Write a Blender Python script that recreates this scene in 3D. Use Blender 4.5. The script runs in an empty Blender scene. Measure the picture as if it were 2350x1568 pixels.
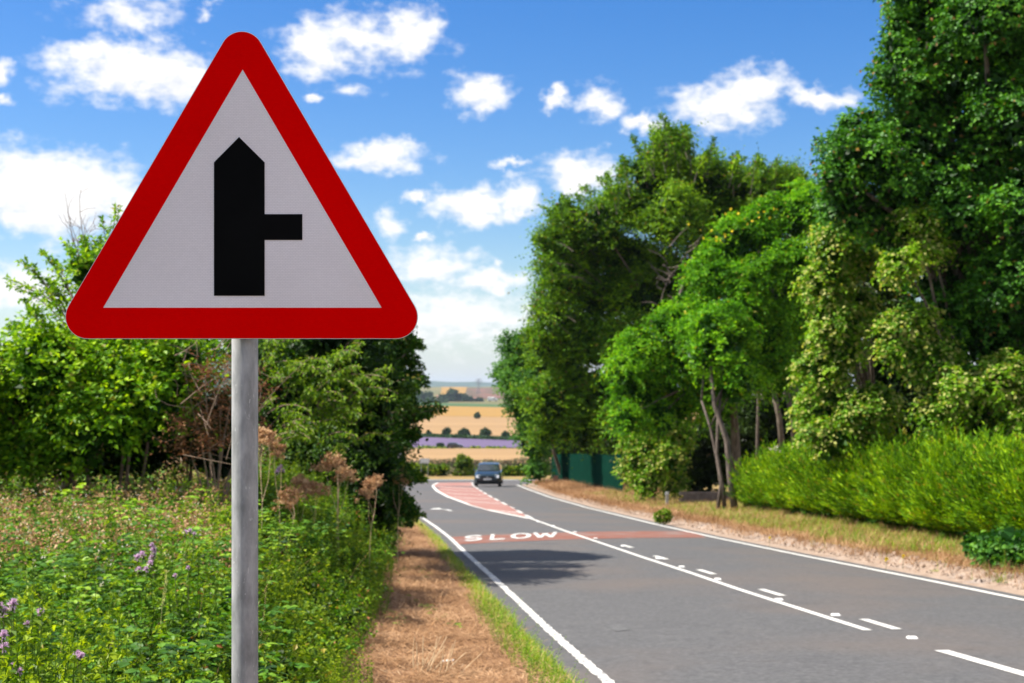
import bpy, math, random
import numpy as np
from mathutils import Vector
R = math.radians
rnd = random.Random(5)
S = bpy.context.scene
C = S.collection

# ------------------------------------------------------------------ camera, sky, sun, exposure
F = 3264.0; CX = 1175.0; CY = 885.0      # focal length and principal point of the 2350 x 1568 survey frame
cam_d = bpy.data.cameras.new('camera'); cam = bpy.data.objects.new('camera', cam_d); C.objects.link(cam)
cam.location = (0, 0, 0); cam.rotation_euler = (R(90), 0, 0)
cam_d.lens = 50; cam_d.sensor_width = 36; cam_d.shift_y = (CY - 784) / 2350
cam_d.clip_start = 0.1; cam_d.clip_end = 40000
cam_d.dof.use_dof = True; cam_d.dof.focus_distance = 3.7; cam_d.dof.aperture_fstop = 7.5
S.camera = cam

SUN_AZ = R(92.5); SUN_EL = R(51)           # azimuth measured from the viewer's back towards the left
sv = Vector((-math.sin(SUN_AZ) * math.cos(SUN_EL), -math.cos(SUN_AZ) * math.cos(SUN_EL), math.sin(SUN_EL)))
sun_d = bpy.data.lights.new('sun', 'SUN'); sun = bpy.data.objects.new('sun', sun_d); C.objects.link(sun)
sun_d.energy = 5.0; sun_d.angle = R(0.53); sun_d.color = (1.0, 0.94, 0.84)
sun.rotation_euler = sv.to_track_quat('Z', 'Y').to_euler()
S.view_settings.view_transform = 'Standard'; S.view_settings.look = 'None'
S.view_settings.gamma = 1; S.view_settings.exposure = 1.0
S.view_settings.use_curve_mapping = False
S.render.engine = 'CYCLES'
cy = S.cycles
cy.max_bounces = 6; cy.diffuse_bounces = 1; cy.glossy_bounces = 2; cy.transmission_bounces = 4
cy.volume_bounces = 0; cy.transparent_max_bounces = 4; cy.sample_clamp_indirect = 4
try:
    cy.use_denoising = True; cy.denoiser = 'OPENIMAGEDENOISE'
except Exception:
    pass

def uv_of(px, py):                        # azimuth / elevation of a sight line
    x = (px - CX) / F; z = (CY - py) / F
    return math.atan(x), math.asin(z / math.sqrt(1 + x * x + z * z))

# clouds: centre and half size as seen, converted to azimuth and elevation on the sky
CLOUDS = [(300, 35, 135, 48, .55), (300, 165, 205, 80, 1), (400, 190, 110, 70, 1), (200, 130, 90, 50, .9), (830, 100, 190, 70, .75), (950, 75, 75, 62, 1),
          (720, 120, 90, 75, .9), (1100, 218, 72, 58, .9), (1385, 238, 62, 48, .75), (1280, 234, 42, 22, .8), (1660, 240, 140, 62, .9), (1890, 222, 90, 32, 1),
          (1480, 275, 75, 24, .9), (1740, 200, 110, 55, .9), (870, 358, 122, 48, 1), (1330, 398, 108, 62, 1.1), (1080, 465, 100, 52, 1),
          (1190, 462, 60, 44, 1), (965, 440, 45, 16, .8), (1170, 388, 48, 16, .8), (110, 440, 250, 112, 1.2), (300, 470, 110, 70, .8),
          (60, 670, 130, 62, .9), (0, 150, 42, 38, .8), (0, 215, 30, 22, .7), (990, 605, 125, 60, .8), (890, 500, 42, 40, .7),
          (1120, 645, 110, 30, .8), (970, 541, 45, 14, .8), (1060, 735, 260, 75, .75), (725, 240, 30, 15, .8), (815, 215, 50, 24, .5),
          (485, 32, 30, 20, .6), (1530, 330, 60, 18, .3)]
w = bpy.data.worlds.new('World'); S.world = w; w.use_nodes = True
nt = w.node_tree; N = nt.nodes; Lk = nt.links; N.clear()
def nd(t, **k):
    n = N.new(t)
    for a, b in k.items(): setattr(n, a, b)
    return n
def mth(op, a, b=None, c=None, clamp=False):
    n = nd('ShaderNodeMath', operation=op); n.use_clamp = clamp
    for i, v in enumerate((a, b, c)):
        if v is None: continue
        if isinstance(v, (int, float)): n.inputs[i].default_value = v
        else: Lk.new(v, n.inputs[i])
    return n.outputs[0]
sky = nd('ShaderNodeTexSky'); sky.sky_type = 'NISHITA'; sky.sun_disc = False
sky.sun_elevation = SUN_EL; sky.sun_rotation = math.atan2(sv.x, sv.y) % (2 * math.pi)
sky.air_density = 1.0; sky.dust_density = 0.6; sky.ozone_density = 4.0
tc = nd('ShaderNodeTexCoord'); sx = nd('ShaderNodeSeparateXYZ'); Lk.new(tc.outputs['Generated'], sx.inputs[0])
U = mth('ARCTAN2', sx.outputs[0], sx.outputs[1]); V = mth('ARCSINE', sx.outputs[2])
uvn = nd('ShaderNodeCombineXYZ'); Lk.new(U, uvn.inputs[0]); Lk.new(V, uvn.inputs[1])
# billowy displacement of the outlines
nz = nd('ShaderNodeTexNoise'); nz.inputs['Scale'].default_value = 26; nz.inputs['Detail'].default_value = 8; nz.inputs['Roughness'].default_value = .62
Lk.new(uvn.outputs[0], nz.inputs['Vector'])
nz2 = nd('ShaderNodeTexNoise'); nz2.inputs['Scale'].default_value = 62; nz2.inputs['Detail'].default_value = 7; nz2.inputs['Roughness'].default_value = .56
mpn = nd('ShaderNodeVectorMath', operation='MULTIPLY'); Lk.new(uvn.outputs[0], mpn.inputs[0]); mpn.inputs[1].default_value = (1, 1.7, 1)
Lk.new(mpn.outputs[0], nz2.inputs['Vector'])
wsub = nd('ShaderNodeVectorMath', operation='SUBTRACT'); Lk.new(nz.outputs['Color'], wsub.inputs[0]); wsub.inputs[1].default_value = (.5, .5, .5)
wsc = nd('ShaderNodeVectorMath', operation='SCALE'); Lk.new(wsub.outputs[0], wsc.inputs[0]); wsc.inputs['Scale'].default_value = .042
wad = nd('ShaderNodeVectorMath', operation='ADD'); Lk.new(uvn.outputs[0], wad.inputs[0]); Lk.new(wsc.outputs[0], wad.inputs[1])
field = None; under = None
for (px, py, a, b, k) in CLOUDS:
    u, v = uv_of(px, py); a = a / F * 1.08; b = b / F * 1.06
    m = nd('ShaderNodeVectorMath', operation='MULTIPLY_ADD'); Lk.new(wad.outputs[0], m.inputs[0])
    m.inputs[1].default_value = (1 / a, 1 / b, 0); m.inputs[2].default_value = (-u / a, -v / b, 0)
    ln = nd('ShaderNodeVectorMath', operation='LENGTH'); Lk.new(m.outputs[0], ln.inputs[0])
    f = mth('MULTIPLY_ADD', ln.outputs['Value'], -k, k)
    sp = nd('ShaderNodeSeparateXYZ'); Lk.new(m.outputs[0], sp.inputs[0])
    # how far towards its underside a point of this cloud lies
    wgt = mth('MULTIPLY', mth('MAXIMUM', f, 0.0), mth('MULTIPLY', sp.outputs[1], -1))
    field = f if field is None else mth('MAXIMUM', field, f)
    under = wgt if under is None else mth('ADD', under, wgt)
# unseen sky outside the view: added clouds, cover raised to whiten the ambient light
g = nd('ShaderNodeTexNoise'); g.inputs['Scale'].default_value = 6; g.inputs['Detail'].default_value = 6; g.inputs['Roughness'].default_value = .55
Lk.new(mpn.outputs[0], g.inputs['Vector'])
gen = mth('MULTIPLY_ADD', g.outputs['Fac'], 5.0, -2.2)
outu = mth('MULTIPLY_ADD', mth('ABSOLUTE', U), 4, -1.5, clamp=True)
outv = mth('MULTIPLY_ADD', V, 5, -1.6, clamp=True)
outm = mth('MAXIMUM', outu, outv)
gen = mth('MULTIPLY_ADD', outm, 3.0, mth('ADD', gen, -3.0))
field = mth('MAXIMUM', field, gen)
dens = mth('ADD', field, mth('MULTIPLY_ADD', nz2.outputs['Fac'], 1.25, -.625))
mask = mth('MULTIPLY_ADD', dens, 1.35, .06, clamp=True)
msm = nd('ShaderNodeMapRange', interpolation_type='SMOOTHSTEP'); Lk.new(mask, msm.inputs['Value'])
# thin veil low over the horizon
veil = mth('MULTIPLY_ADD', V, -8.5, 1.0, clamp=True)
veil = mth('MULTIPLY', mth('MULTIPLY', veil, veil), .62)
skc = nd('ShaderNodeHueSaturation'); Lk.new(sky.outputs[0], skc.inputs['Color']); skc.inputs['Saturation'].default_value = 1.38; skc.inputs['Value'].default_value = 1.22; skc.inputs['Hue'].default_value = .511
mv = nd('ShaderNodeMix', data_type='RGBA'); Lk.new(veil, mv.inputs[0]); Lk.new(skc.outputs[0], mv.inputs[6]); mv.inputs[7].default_value = (6.6, 7.2, 8.2, 1)
cs = mth('MULTIPLY_ADD', under, 1.3, mth('MULTIPLY_ADD', nz2.outputs['Fac'], -1.6, .75), clamp=True)
cc = nd('ShaderNodeMix', data_type='RGBA'); Lk.new(cs, cc.inputs[0]); cc.inputs[6].default_value = (8.6, 8.5, 8.5, 1); cc.inputs[7].default_value = (6.0, 6.3, 6.9, 1)
mx = nd('ShaderNodeMix', data_type='RGBA'); Lk.new(msm.outputs[0], mx.inputs[0]); Lk.new(mv.outputs[2], mx.inputs[6]); Lk.new(cc.outputs[2], mx.inputs[7])
bg = nd('ShaderNodeBackground'); Lk.new(mx.outputs[2], bg.inputs[0]); bg.inputs[1].default_value = 0.066
wo = nd('ShaderNodeOutputWorld'); Lk.new(bg.outputs[0], wo.inputs[0])

# ------------------------------------------------------------------ helpers
def tag(o, label=None, cat=None, group=None, kind=None):
    if label: o['label'] = label
    if cat: o['category'] = cat
    if group: o['group'] = group
    if kind: o['kind'] = kind
    return o
def empty(name, loc, label, cat, group=None, rz=0):
    o = bpy.data.objects.new(name, None); C.objects.link(o); o.location = loc; o.rotation_euler = (0, 0, rz)
    o.empty_display_size = .2
    return tag(o, label, cat, group)
def link(name, me, parent=None, loc=None):
    o = bpy.data.objects.new(name, me); C.objects.link(o)
    if parent is not None: o.parent = parent
    if loc is not None: o.location = loc
    return o

class Geo:
    """collects triangles with two random attributes (leaf, clump)"""
    def __init__(s): s.V = []; s.T = []; s.r = []; s.c = []; s.n = 0
    def add(s, V, T, r=0.5, c=0.5):
        V = np.asarray(V, float).reshape(-1, 3); T = np.asarray(T, np.int64).reshape(-1, 3)
        s.V.append(V); s.T.append(T + s.n); n = len(V)
        s.r.append(np.broadcast_to(np.asarray(r, float), (n,)).copy()); s.c.append(np.broadcast_to(np.asarray(c, float), (n,)).copy())
        s.n += n
    def arr(s):
        return np.concatenate(s.V), np.concatenate(s.T), np.concatenate(s.r), np.concatenate(s.c)
    def mesh(s, name, mat, origin=(0, 0, 0), smooth=False):
        V, T, r, c = s.arr(); V = V - np.asarray(origin)
        me = bpy.data.meshes.new(name)
        me.vertices.add(len(V)); me.vertices.foreach_set('co', V.astype(np.float32).ravel())
        me.loops.add(T.size); me.loops.foreach_set('vertex_index', T.astype(np.int32).ravel())
        me.polygons.add(len(T)); me.polygons.foreach_set('loop_start', np.arange(0, T.size, 3, dtype=np.int32))
        me.polygons.foreach_set('loop_total', np.full(len(T), 3, np.int32))
        me.polygons.foreach_set('use_smooth', np.full(len(T), smooth, bool))
        for nm, a in (('rnd', r), ('clump', c)):
            at = me.attributes.new(nm, 'FLOAT', 'POINT'); at.data.foreach_set('value', a.astype(np.float32))
        me.materials.append(mat); me.update(calc_edges=True); me.validate()
        return me
    def build(s, name, mat, parent=None, smooth=False, origin=(0, 0, 0)):
        return link(name, s.mesh(name, mat, origin, smooth), parent)

def nrm(a):
    return a / np.maximum(np.linalg.norm(a, axis=-1, keepdims=True), 1e-9)
def leaves(g, P, A, Nn, L, W, c=.5, r=None, fold=.12, curl=.15, hi=False, rng=None):
    n = len(P); rng = rng or np.random.default_rng(1)
    L = np.broadcast_to(L, (n,))[:, None]; W = np.broadcast_to(W, (n,))[:, None]
    A = nrm(A); Wv = nrm(np.cross(Nn, A)); N2 = np.cross(A, Wv)
    if r is None: r = rng.random(n)
    c = np.broadcast_to(c, (n,))
    b = P; l = P + A * L * .45 - Wv * W * .5 + N2 * L * fold; rr = P + A * L * .45 + Wv * W * .5 + N2 * L * fold; t = P + A * L - N2 * L * curl
    i = np.arange(n)[:, None]
    if hi:
        m = P + A * L * .5
        l2 = P + A * L * .75 - Wv * W * .34 + N2 * L * (fold * .6 - curl * .4); r2 = P + A * L * .75 + Wv * W * .34 + N2 * L * (fold * .6 - curl * .4)
        l = P + A * L * .3 - Wv * W * .5 + N2 * L * fold; rr = P + A * L * .3 + Wv * W * .5 + N2 * L * fold
        Vv = np.stack([b, l, l2, t, r2, rr, m], 1).reshape(-1, 3)
        T = np.concatenate([i * 7 + np.array([x]) for x in ([0, 1, 6], [1, 2, 6], [2, 3, 6], [3, 4, 6], [4, 5, 6], [5, 0, 6])], 0)
        k = 7
    else:
        Vv = np.stack([b, l, t, rr], 1).reshape(-1, 3)
        T = np.concatenate([i * 4 + np.array([[0, 1, 2]]), i * 4 + np.array([[0, 2, 3]])], 0); k = 4
    g.add(Vv, T, np.repeat(r, k), np.repeat(c, k))
def tube(g, pts, r0, r1=None, n=6, r=.5, c=.5, cap=True):
    pts = np.asarray(pts, float); m = len(pts)
    rad = np.linspace(r0, r0 if r1 is None else r1, m)
    d = np.gradient(pts, axis=0); d = nrm(d)
    ref = np.array([0, 0, 1.0]) if abs(d[:, 2]).mean() < .8 else np.array([0, 1.0, 0])
    a = nrm(np.cross(d, ref)); b = np.cross(d, a)
    th = np.linspace(0, 2 * math.pi, n, endpoint=False)
    V = pts[:, None] + rad[:, None, None] * (np.cos(th)[None, :, None] * a[:, None] + np.sin(th)[None, :, None] * b[:, None])
    T = []
    for i in range(m - 1):
        for j in range(n):
            k = (j + 1) % n; p, q = i * n + j, i * n + k
            T += [(p, q, q + n), (p, q + n, p + n)]
    if cap:
        for j in range(1, n - 1): T += [(0, j + 1, j), ((m - 1) * n, (m - 1) * n + j, (m - 1) * n + j + 1)]
    g.add(V.reshape(-1, 3), T, r, c)
def curve3(p0, p1, bend, n=6, rng=None):
    p0, p1, bend = map(lambda v: np.asarray(v, float), (p0, p1, bend)); t = np.linspace(0, 1, n)[:, None]
    return p0 * (1 - t) + p1 * t + bend * (4 * t * (1 - t))
def scatter(g, temps, P, rz, s, c, rng, tilt=.12):
    """joins copies of the template plants into one mesh"""
    which = rng.integers(0, len(temps), len(P))
    for ti, (V, T, r, _) in enumerate(temps):
        k = np.where(which == ti)[0]
        if not len(k): continue
        ca, sa = np.cos(rz[k]), np.sin(rz[k]); tx = rng.normal(0, tilt, len(k)); ty = rng.normal(0, tilt, len(k))
        X = V[None, :, 0] * ca[:, None] - V[None, :, 1] * sa[:, None]; Y = V[None, :, 0] * sa[:, None] + V[None, :, 1] * ca[:, None]
        Z = np.broadcast_to(V[None, :, 2], X.shape)
        X = X + Z * tx[:, None]; Y = Y + Z * ty[:, None]
        W = np.stack([X, Y, Z], -1) * s[k][:, None, None] + P[k][:, None, :]
        TT = (T[None] + (np.arange(len(k)) * len(V))[:, None, None]).reshape(-1, 3)
        g.add(W.reshape(-1, 3), TT, np.tile(r, len(k)), np.repeat(c[k], len(V)))
def box(g, x0, x1, y0, y1, z0, z1, r=.5):
    V = [(x, y, z) for z in (z0, z1) for y in (y0, y1) for x in (x0, x1)]
    T = []
    for a, b, c, d in ((0, 2, 3, 1), (4, 5, 7, 6), (0, 1, 5, 4), (2, 6, 7, 3), (0, 4, 6, 2), (1, 3, 7, 5)): T += [(a, b, c), (a, c, d)]
    g.add(V, T, r)
def prism(g, pts2, y0, y1):
    """polygon in x,z (convex or ear-clipped by the tessellator), between y0 (front) and y1"""
    from mathutils.geometry import tessellate_polygon
    n = len(pts2); tri = tessellate_polygon([[Vector((x, z, 0)) for x, z in pts2]])
    V = [(x, y0, z) for x, z in pts2] + [(x, y1, z) for x, z in pts2]
    T = [tuple(t) for t in tri] + [tuple(i + n for i in t[::-1]) for t in tri]
    for i in range(n):
        j = (i + 1) % n; T += [(i, j, j + n), (i, j + n, i + n)]
    g.add(V, T)

# ------------------------------------------------------------------ materials
def new_mat(name):
    m = bpy.data.materials.new(name); m.use_nodes = True; t = m.node_tree
    for n in list(t.nodes): t.nodes.remove(n)
    return m, t
def N_(t, ty, **k):
    n = t.nodes.new(ty)
    for a, b in k.items(): setattr(n, a, b)
    return n
def ramp(t, fac, stops):
    r = N_(t, 'ShaderNodeValToRGB'); e = r.color_ramp.elements
    while len(e) > 1: e.remove(e[-1])
    e[0].position = stops[0][0]; e[0].color = (*stops[0][1], 1)
    for p, c in stops[1:]:
        q = e.new(p); q.color = (*c, 1)
    t.links.new(fac, r.inputs[0]); return r.outputs[0]
def leaf_mat(name, dark, mid, light, odd=None, odd_at=.93, trans=.42, rough=.5, tint=(1.2, 1.15, .35), spec=.22):
    m, t = new_mat(name)
    a = N_(t, 'ShaderNodeAttribute', attribute_name='rnd'); b = N_(t, 'ShaderNodeAttribute', attribute_name='clump')
    mx = N_(t, 'ShaderNodeMath', operation='MULTIPLY_ADD'); t.links.new(a.outputs['Fac'], mx.inputs[0]); mx.inputs[1].default_value = .5
    m2 = N_(t, 'ShaderNodeMath', operation='MULTIPLY'); t.links.new(b.outputs['Fac'], m2.inputs[0]); m2.inputs[1].default_value = .5
    t.links.new(m2.outputs[0], mx.inputs[2])
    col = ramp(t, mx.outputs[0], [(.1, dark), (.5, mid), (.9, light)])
    if odd:
        gt = N_(t, 'ShaderNodeMath', operation='GREATER_THAN'); t.links.new(a.outputs['Fac'], gt.inputs[0]); gt.inputs[1].default_value = odd_at
        mo = N_(t, 'ShaderNodeMix', data_type='RGBA'); t.links.new(gt.outputs[0], mo.inputs[0]); t.links.new(col, mo.inputs[6]); mo.inputs[7].default_value = (*odd, 1)
        col = mo.outputs[2]
    p = N_(t, 'ShaderNodeBsdfPrincipled'); t.links.new(col, p.inputs['Base Color']); p.inputs['Roughness'].default_value = rough; p.inputs['Specular IOR Level'].default_value = spec
    tn = N_(t, 'ShaderNodeMix', data_type='RGBA', blend_type='MULTIPLY'); tn.inputs[0].default_value = 1; t.links.new(col, tn.inputs[6]); tn.inputs[7].default_value = (*tint, 1)
    tr = N_(t, 'ShaderNodeBsdfTranslucent'); t.links.new(tn.outputs[2], tr.inputs[0])
    ms = N_(t, 'ShaderNodeMixShader'); ms.inputs[0].default_value = trans; t.links.new(p.outputs[0], ms.inputs[1]); t.links.new(tr.outputs[0], ms.inputs[2])
    o = N_(t, 'ShaderNodeOutputMaterial'); t.links.new(ms.outputs[0], o.inputs[0]); return m
def surf(name, stops, scale=5, detail=6, rough=.85, bump=.0, bscale=None, dist=.02, stretch=(1, 1, 1), metal=0, spec=.3, rough_n=.6, second=None, coat=0):
    """noise-coloured surface; second = (scale, colour, threshold, softness) lays blotches over it"""
    m, t = new_mat(name)
    tc = N_(t, 'ShaderNodeTexCoord'); mp = N_(t, 'ShaderNodeMapping'); mp.inputs['Scale'].default_value = stretch; t.links.new(tc.outputs['Object'], mp.inputs[0])
    n = N_(t, 'ShaderNodeTexNoise'); n.inputs['Scale'].default_value = scale; n.inputs['Detail'].default_value = detail; n.inputs['Roughness'].default_value = rough_n
    t.links.new(mp.outputs[0], n.inputs['Vector'])
    col = ramp(t, n.outputs['Fac'], stops)
    for sec in (second or []):
        n2 = N_(t, 'ShaderNodeTexNoise'); n2.inputs['Scale'].default_value = sec[0]; n2.inputs['Detail'].default_value = 4; t.links.new(mp.outputs[0], n2.inputs['Vector'])
        mr = N_(t, 'ShaderNodeMapRange'); t.links.new(n2.outputs['Fac'], mr.inputs[0]); mr.inputs[1].default_value = sec[2]; mr.inputs[2].default_value = sec[2] + sec[3]
        if len(sec) > 4: mr.inputs[4].default_value = sec[4]
        mo = N_(t, 'ShaderNodeMix', data_type='RGBA'); t.links.new(mr.outputs[0], mo.inputs[0]); t.links.new(col, mo.inputs[6]); mo.inputs[7].default_value = (*sec[1], 1); col = mo.outputs[2]
    p = N_(t, 'ShaderNodeBsdfPrincipled'); t.links.new(col, p.inputs['Base Color']); p.inputs['Roughness'].default_value = rough; p.inputs['Metallic'].default_value = metal
    p.inputs['Specular IOR Level'].default_value = spec; p.inputs['Coat Weight'].default_value = coat
    if bump:
        nb = N_(t, 'ShaderNodeTexNoise'); nb.inputs['Scale'].default_value = bscale or scale * 3; nb.inputs['Detail'].default_value = 5; t.links.new(mp.outputs[0], nb.inputs['Vector'])
        bm = N_(t, 'ShaderNodeBump'); bm.inputs['Strength'].default_value = bump; bm.inputs['Distance'].default_value = dist; t.links.new(nb.outputs['Fac'], bm.inputs['Height']); t.links.new(bm.outputs[0], p.inputs['Normal'])
    o = N_(t, 'ShaderNodeOutputMaterial'); t.links.new(p.outputs[0], o.inputs[0]); return m

M = {}
M['asphalt'] = surf('asphalt', [(.3, (.05, .049, .05)), (.5, (.088, .087, .088)), (.72, (.145, .142, .142))], scale=16, detail=9, rough=.8, bump=.5, bscale=90, dist=.006, rough_n=.8,
                    second=[(.3, (.125, .10, .085), .46, .22, .6), (7, (.045, .045, .045), .60, .12, .4), (.8, (.05, .05, .052), .58, .2, .45), (3.2, (.14, .135, .13), .58, .25, .4)])
M['paint'] = surf('road_paint', [(.3, (.50, .49, .46)), (.6, (.66, .65, .61))], scale=9, rough=.6, bump=.3, bscale=60, dist=.004, second=[(28, (.30, .29, .28), .60, .08, .75)])
M['paint_old'] = surf('worn_road_paint', [(.3, (.48, .47, .44)), (.6, (.64, .62, .58))], scale=9, rough=.6, bump=.3, bscale=60, dist=.004, second=[(16, (.22, .215, .21), .535, .07, .95)])
M['redband'] = surf('red_anti_skid_surface', [(.3, (.16, .060, .042)), (.7, (.23, .098, .07))], scale=14, rough=.85, bump=.3, dist=.004, second=[(1.3, (.20, .16, .145), .48, .2, .8)])
M['redisland'] = surf('red_island_surface', [(.3, (.25, .10, .08)), (.7, (.33, .18, .15))], scale=8, rough=.85, second=[(1.2, (.4, .3, .27), .52, .2, .6)])
M['verge'] = surf('dry_verge_soil', [(.34, (.08, .035, .018)), (.5, (.29, .15, .075)), (.68, (.50, .31, .18))], scale=7, detail=9, rough=.95, bump=1, bscale=18, dist=.05, rough_n=.75)
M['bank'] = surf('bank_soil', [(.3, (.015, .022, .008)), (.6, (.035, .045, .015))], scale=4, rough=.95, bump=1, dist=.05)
M['kerbsoil'] = surf('sandy_kerb_soil', [(.3, (.19, .125, .085)), (.5, (.32, .235, .175)), (.75, (.42, .33, .26))], scale=4, detail=9, rough=.95, bump=1, bscale=8, dist=.06, rough_n=.7,
                     second=[(1.6, (.30, .27, .25), .55, .2, .6)])
M['vergeR'] = surf('dry_grass_verge', [(.28, (.09, .10, .02)), (.45, (.25, .17, .06)), (.7, (.36, .24, .11))], scale=1.6, detail=9, rough=.95, bump=1, bscale=14, dist=.06, rough_n=.7,
                   second=[(.4, (.12, .2, .03), .55, .15, .7)])
M['galv'] = surf('galvanised_steel', [(.35, (.22, .225, .22)), (.5, (.31, .315, .31)), (.65, (.42, .42, .415))], scale=28, detail=8, rough=.6, metal=.2, bump=.15, bscale=60, dist=.002, stretch=(1, 1, .35),
                 second=[(9, (.27, .25, .22), .6, .1, .6), (120, (.62, .62, .60), .66, .03, .6)])
M['alu'] = surf('bare_aluminium', [(.4, (.55, .55, .55)), (.6, (.65, .65, .65))], scale=40, rough=.4, metal=.8)
M['bark'] = surf('grey_brown_bark', [(.35, (.07, .055, .04)), (.55, (.15, .12, .09)), (.72, (.26, .22, .18))], scale=6, detail=8, rough=.9, bump=1, dist=.03, stretch=(2, 2, .4))
M['barkpale'] = surf('pale_bark', [(.35, (.07, .055, .045)), (.55, (.14, .11, .09)), (.72, (.22, .18, .15))], scale=6, detail=8, rough=.9, bump=1, dist=.03, stretch=(2, 2, .4))
M['twig'] = surf('dry_twig', [(.3, (.14, .09, .06)), (.7, (.28, .2, .14))], scale=20, rough=.9)
M['stem'] = surf('green_stem', [(.3, (.06, .09, .02)), (.7, (.14, .15, .05))], scale=20, rough=.8)
M['strawstalk'] = surf('dry_stalk', [(.3, (.38, .24, .13)), (.7, (.66, .50, .32))], scale=20, rough=.85)
M['fencegreen'] = surf('dark_green_powder_coat', [(.3, (.002, .022, .014)), (.7, (.004, .040, .026))], scale=3, rough=.9, spec=.03)
M['white'] = surf('white_painted_board', [(.3, (.66, .65, .62)), (.7, (.8, .8, .77))], scale=12, rough=.6)
M['concrete'] = surf('weathered_concrete', [(.3, (.30, .28, .25)), (.7, (.5, .47, .43))], scale=12, rough=.9, bump=.4)
M['stone'] = surf('old_wall_stone', [(.3, (.14, .10, .08)), (.7, (.30, .23, .18))], scale=5, rough=.9, bump=.6)
M['brick'] = surf('brick_red', [(.3, (.36, .16, .11)), (.7, (.5, .27, .2))], scale=9, rough=.9)
M['leaf_bright'] = leaf_mat('bright_shrub_leaf', (0.020, 0.070, 0.003), (0.130, 0.310, 0.008), (0.480, 0.700, 0.018), odd=(.30, .30, .04), odd_at=.96)
M['leaf_hazel'] = leaf_mat('dark_shrub_leaf', (0.012, 0.045, 0.004), (0.045, 0.140, 0.008), (0.280, 0.440, 0.020), odd=(.28, .26, .06), odd_at=.965, trans=.33)
M['leaf_darkbush'] = leaf_mat('shaded_bush_leaf', (.006, .022, .003), (.022, .07, .005), (.14, .26, .014), trans=.3)  # darker crown copy of the bush leaf; its shade is put into the colour
M['leaf_horn'] = leaf_mat('hornbeam_leaf', (0.014, 0.050, 0.003), (0.095, 0.235, 0.006), (0.340, 0.560, 0.012), odd=(.24, .17, .03), odd_at=.975, trans=.36)
M['leaf_teal'] = leaf_mat('cool_green_leaf', (0.018, 0.080, 0.012), (0.060, 0.190, 0.020), (0.150, 0.340, 0.030), trans=.36)
M['leaf_locust'] = leaf_mat('vivid_green_leaf', (0.020, 0.080, 0.003), (0.110, 0.340, 0.009), (0.360, 0.660, 0.016), odd=(.36, .34, .03), odd_at=.985, trans=.45)
M['leaf_maple'] = leaf_mat('maple_leaf', (0.008, 0.040, 0.003), (0.045, 0.180, 0.009), (0.190, 0.460, 0.024), odd=(.34, .20, .06), odd_at=.982, trans=.32, spec=.28)
M['leaf_lime'] = leaf_mat('lime_leaf_and_bract', (0.035, 0.110, 0.006), (0.170, 0.360, 0.012), (0.420, 0.620, 0.035), odd=(.50, .52, .15), odd_at=.74, trans=.4)
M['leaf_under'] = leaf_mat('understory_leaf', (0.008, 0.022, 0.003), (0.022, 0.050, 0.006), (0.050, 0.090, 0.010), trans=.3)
M['leaf_conifer'] = leaf_mat('golden_conifer_foliage', (0.020, 0.070, 0.002), (0.130, 0.310, 0.003), (0.430, 0.640, 0.006), odd=(.36, .30, .03), odd_at=.96, trans=.3, rough=.7, tint=(1.2, 1.1, .4))
M['leaf_nettle'] = leaf_mat('nettle_leaf', (0.014, 0.045, 0.003), (0.100, 0.210, 0.008), (0.440, 0.560, 0.020), odd=(.40, .34, .05), odd_at=.95, trans=.4)
M['leaf_bramble'] = leaf_mat('bramble_leaf', (0.015, 0.060, 0.004), (0.090, 0.240, 0.010), (0.400, 0.600, 0.030), odd=(.36, .14, .05), odd_at=.965, trans=.36, spec=.3)
M['leaf_fine'] = leaf_mat('willowherb_leaf', (0.030, 0.080, 0.008), (0.130, 0.235, 0.018), (0.340, 0.460, 0.050), odd=(.42, .38, .12), odd_at=.95, trans=.4)
M['leaf_grass'] = leaf_mat('green_grass_blade', (0.060, 0.140, 0.008), (0.160, 0.300, 0.012), (0.340, 0.480, 0.030), odd=(.5, .4, .15), odd_at=.85, trans=.4)
M['dry'] = leaf_mat('dry_straw', (.13, .06, .025), (.34, .185, .085), (.64, .41, .235), trans=.15, rough=.8, tint=(1, .95, .8), spec=.2)
M['brown_seed'] = leaf_mat('brown_seed_head', (0.240, 0.110, 0.050), (0.500, 0.280, 0.140), (0.720, 0.500, 0.280), trans=.2, rough=.8, tint=(1, .9, .7))
M['rust_leaf'] = leaf_mat('rust_dead_leaf', (0.100, 0.045, 0.020), (0.220, 0.100, 0.045), (0.340, 0.190, 0.090), trans=.25, rough=.8, tint=(1.1, .8, .6))
M['petal_white'] = leaf_mat('pale_petal', (.6, .5, .48), (.75, .68, .64), (.8, .78, .72), trans=.3)
M['petal_pink'] = leaf_mat('thistle_pink', (0.700, 0.420, 0.640), (0.820, 0.580, 0.760), (0.880, 0.740, 0.860), trans=.3, tint=(1, .9, 1))
M['yellow'] = leaf_mat('yellow_flower', (.7, .5, .02), (.8, .6, .02), (.8, .65, .05), trans=.3, tint=(1, .95, .4))
M['far_leaf'] = leaf_mat('far_tree_foliage', (.014, .045, .016), (.03, .08, .022), (.06, .13, .03), trans=.2)
M['straw_pale'] = surf('stubble_field', [(.35, (.25, .15, .06)), (.65, (.33, .205, .09))], scale=.02, rough=.95, stretch=(.2, 3, 1))
M['straw_gold'] = surf('ripe_wheat_field', [(.35, (.25, .135, .02)), (.65, (.33, .19, .038))], scale=.03, rough=.95, stretch=(.15, 3, 1))
M['lavender'] = surf('lavender_rows', [(.35, (.085, .06, .125)), (.65, (.14, .10, .18))], scale=.05, rough=.95, stretch=(.1, 3, 1))
M['cropgreen'] = surf('green_crop', [(.35, (.025, .075, .015)), (.65, (.05, .11, .025))], scale=.02, rough=.95)
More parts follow.
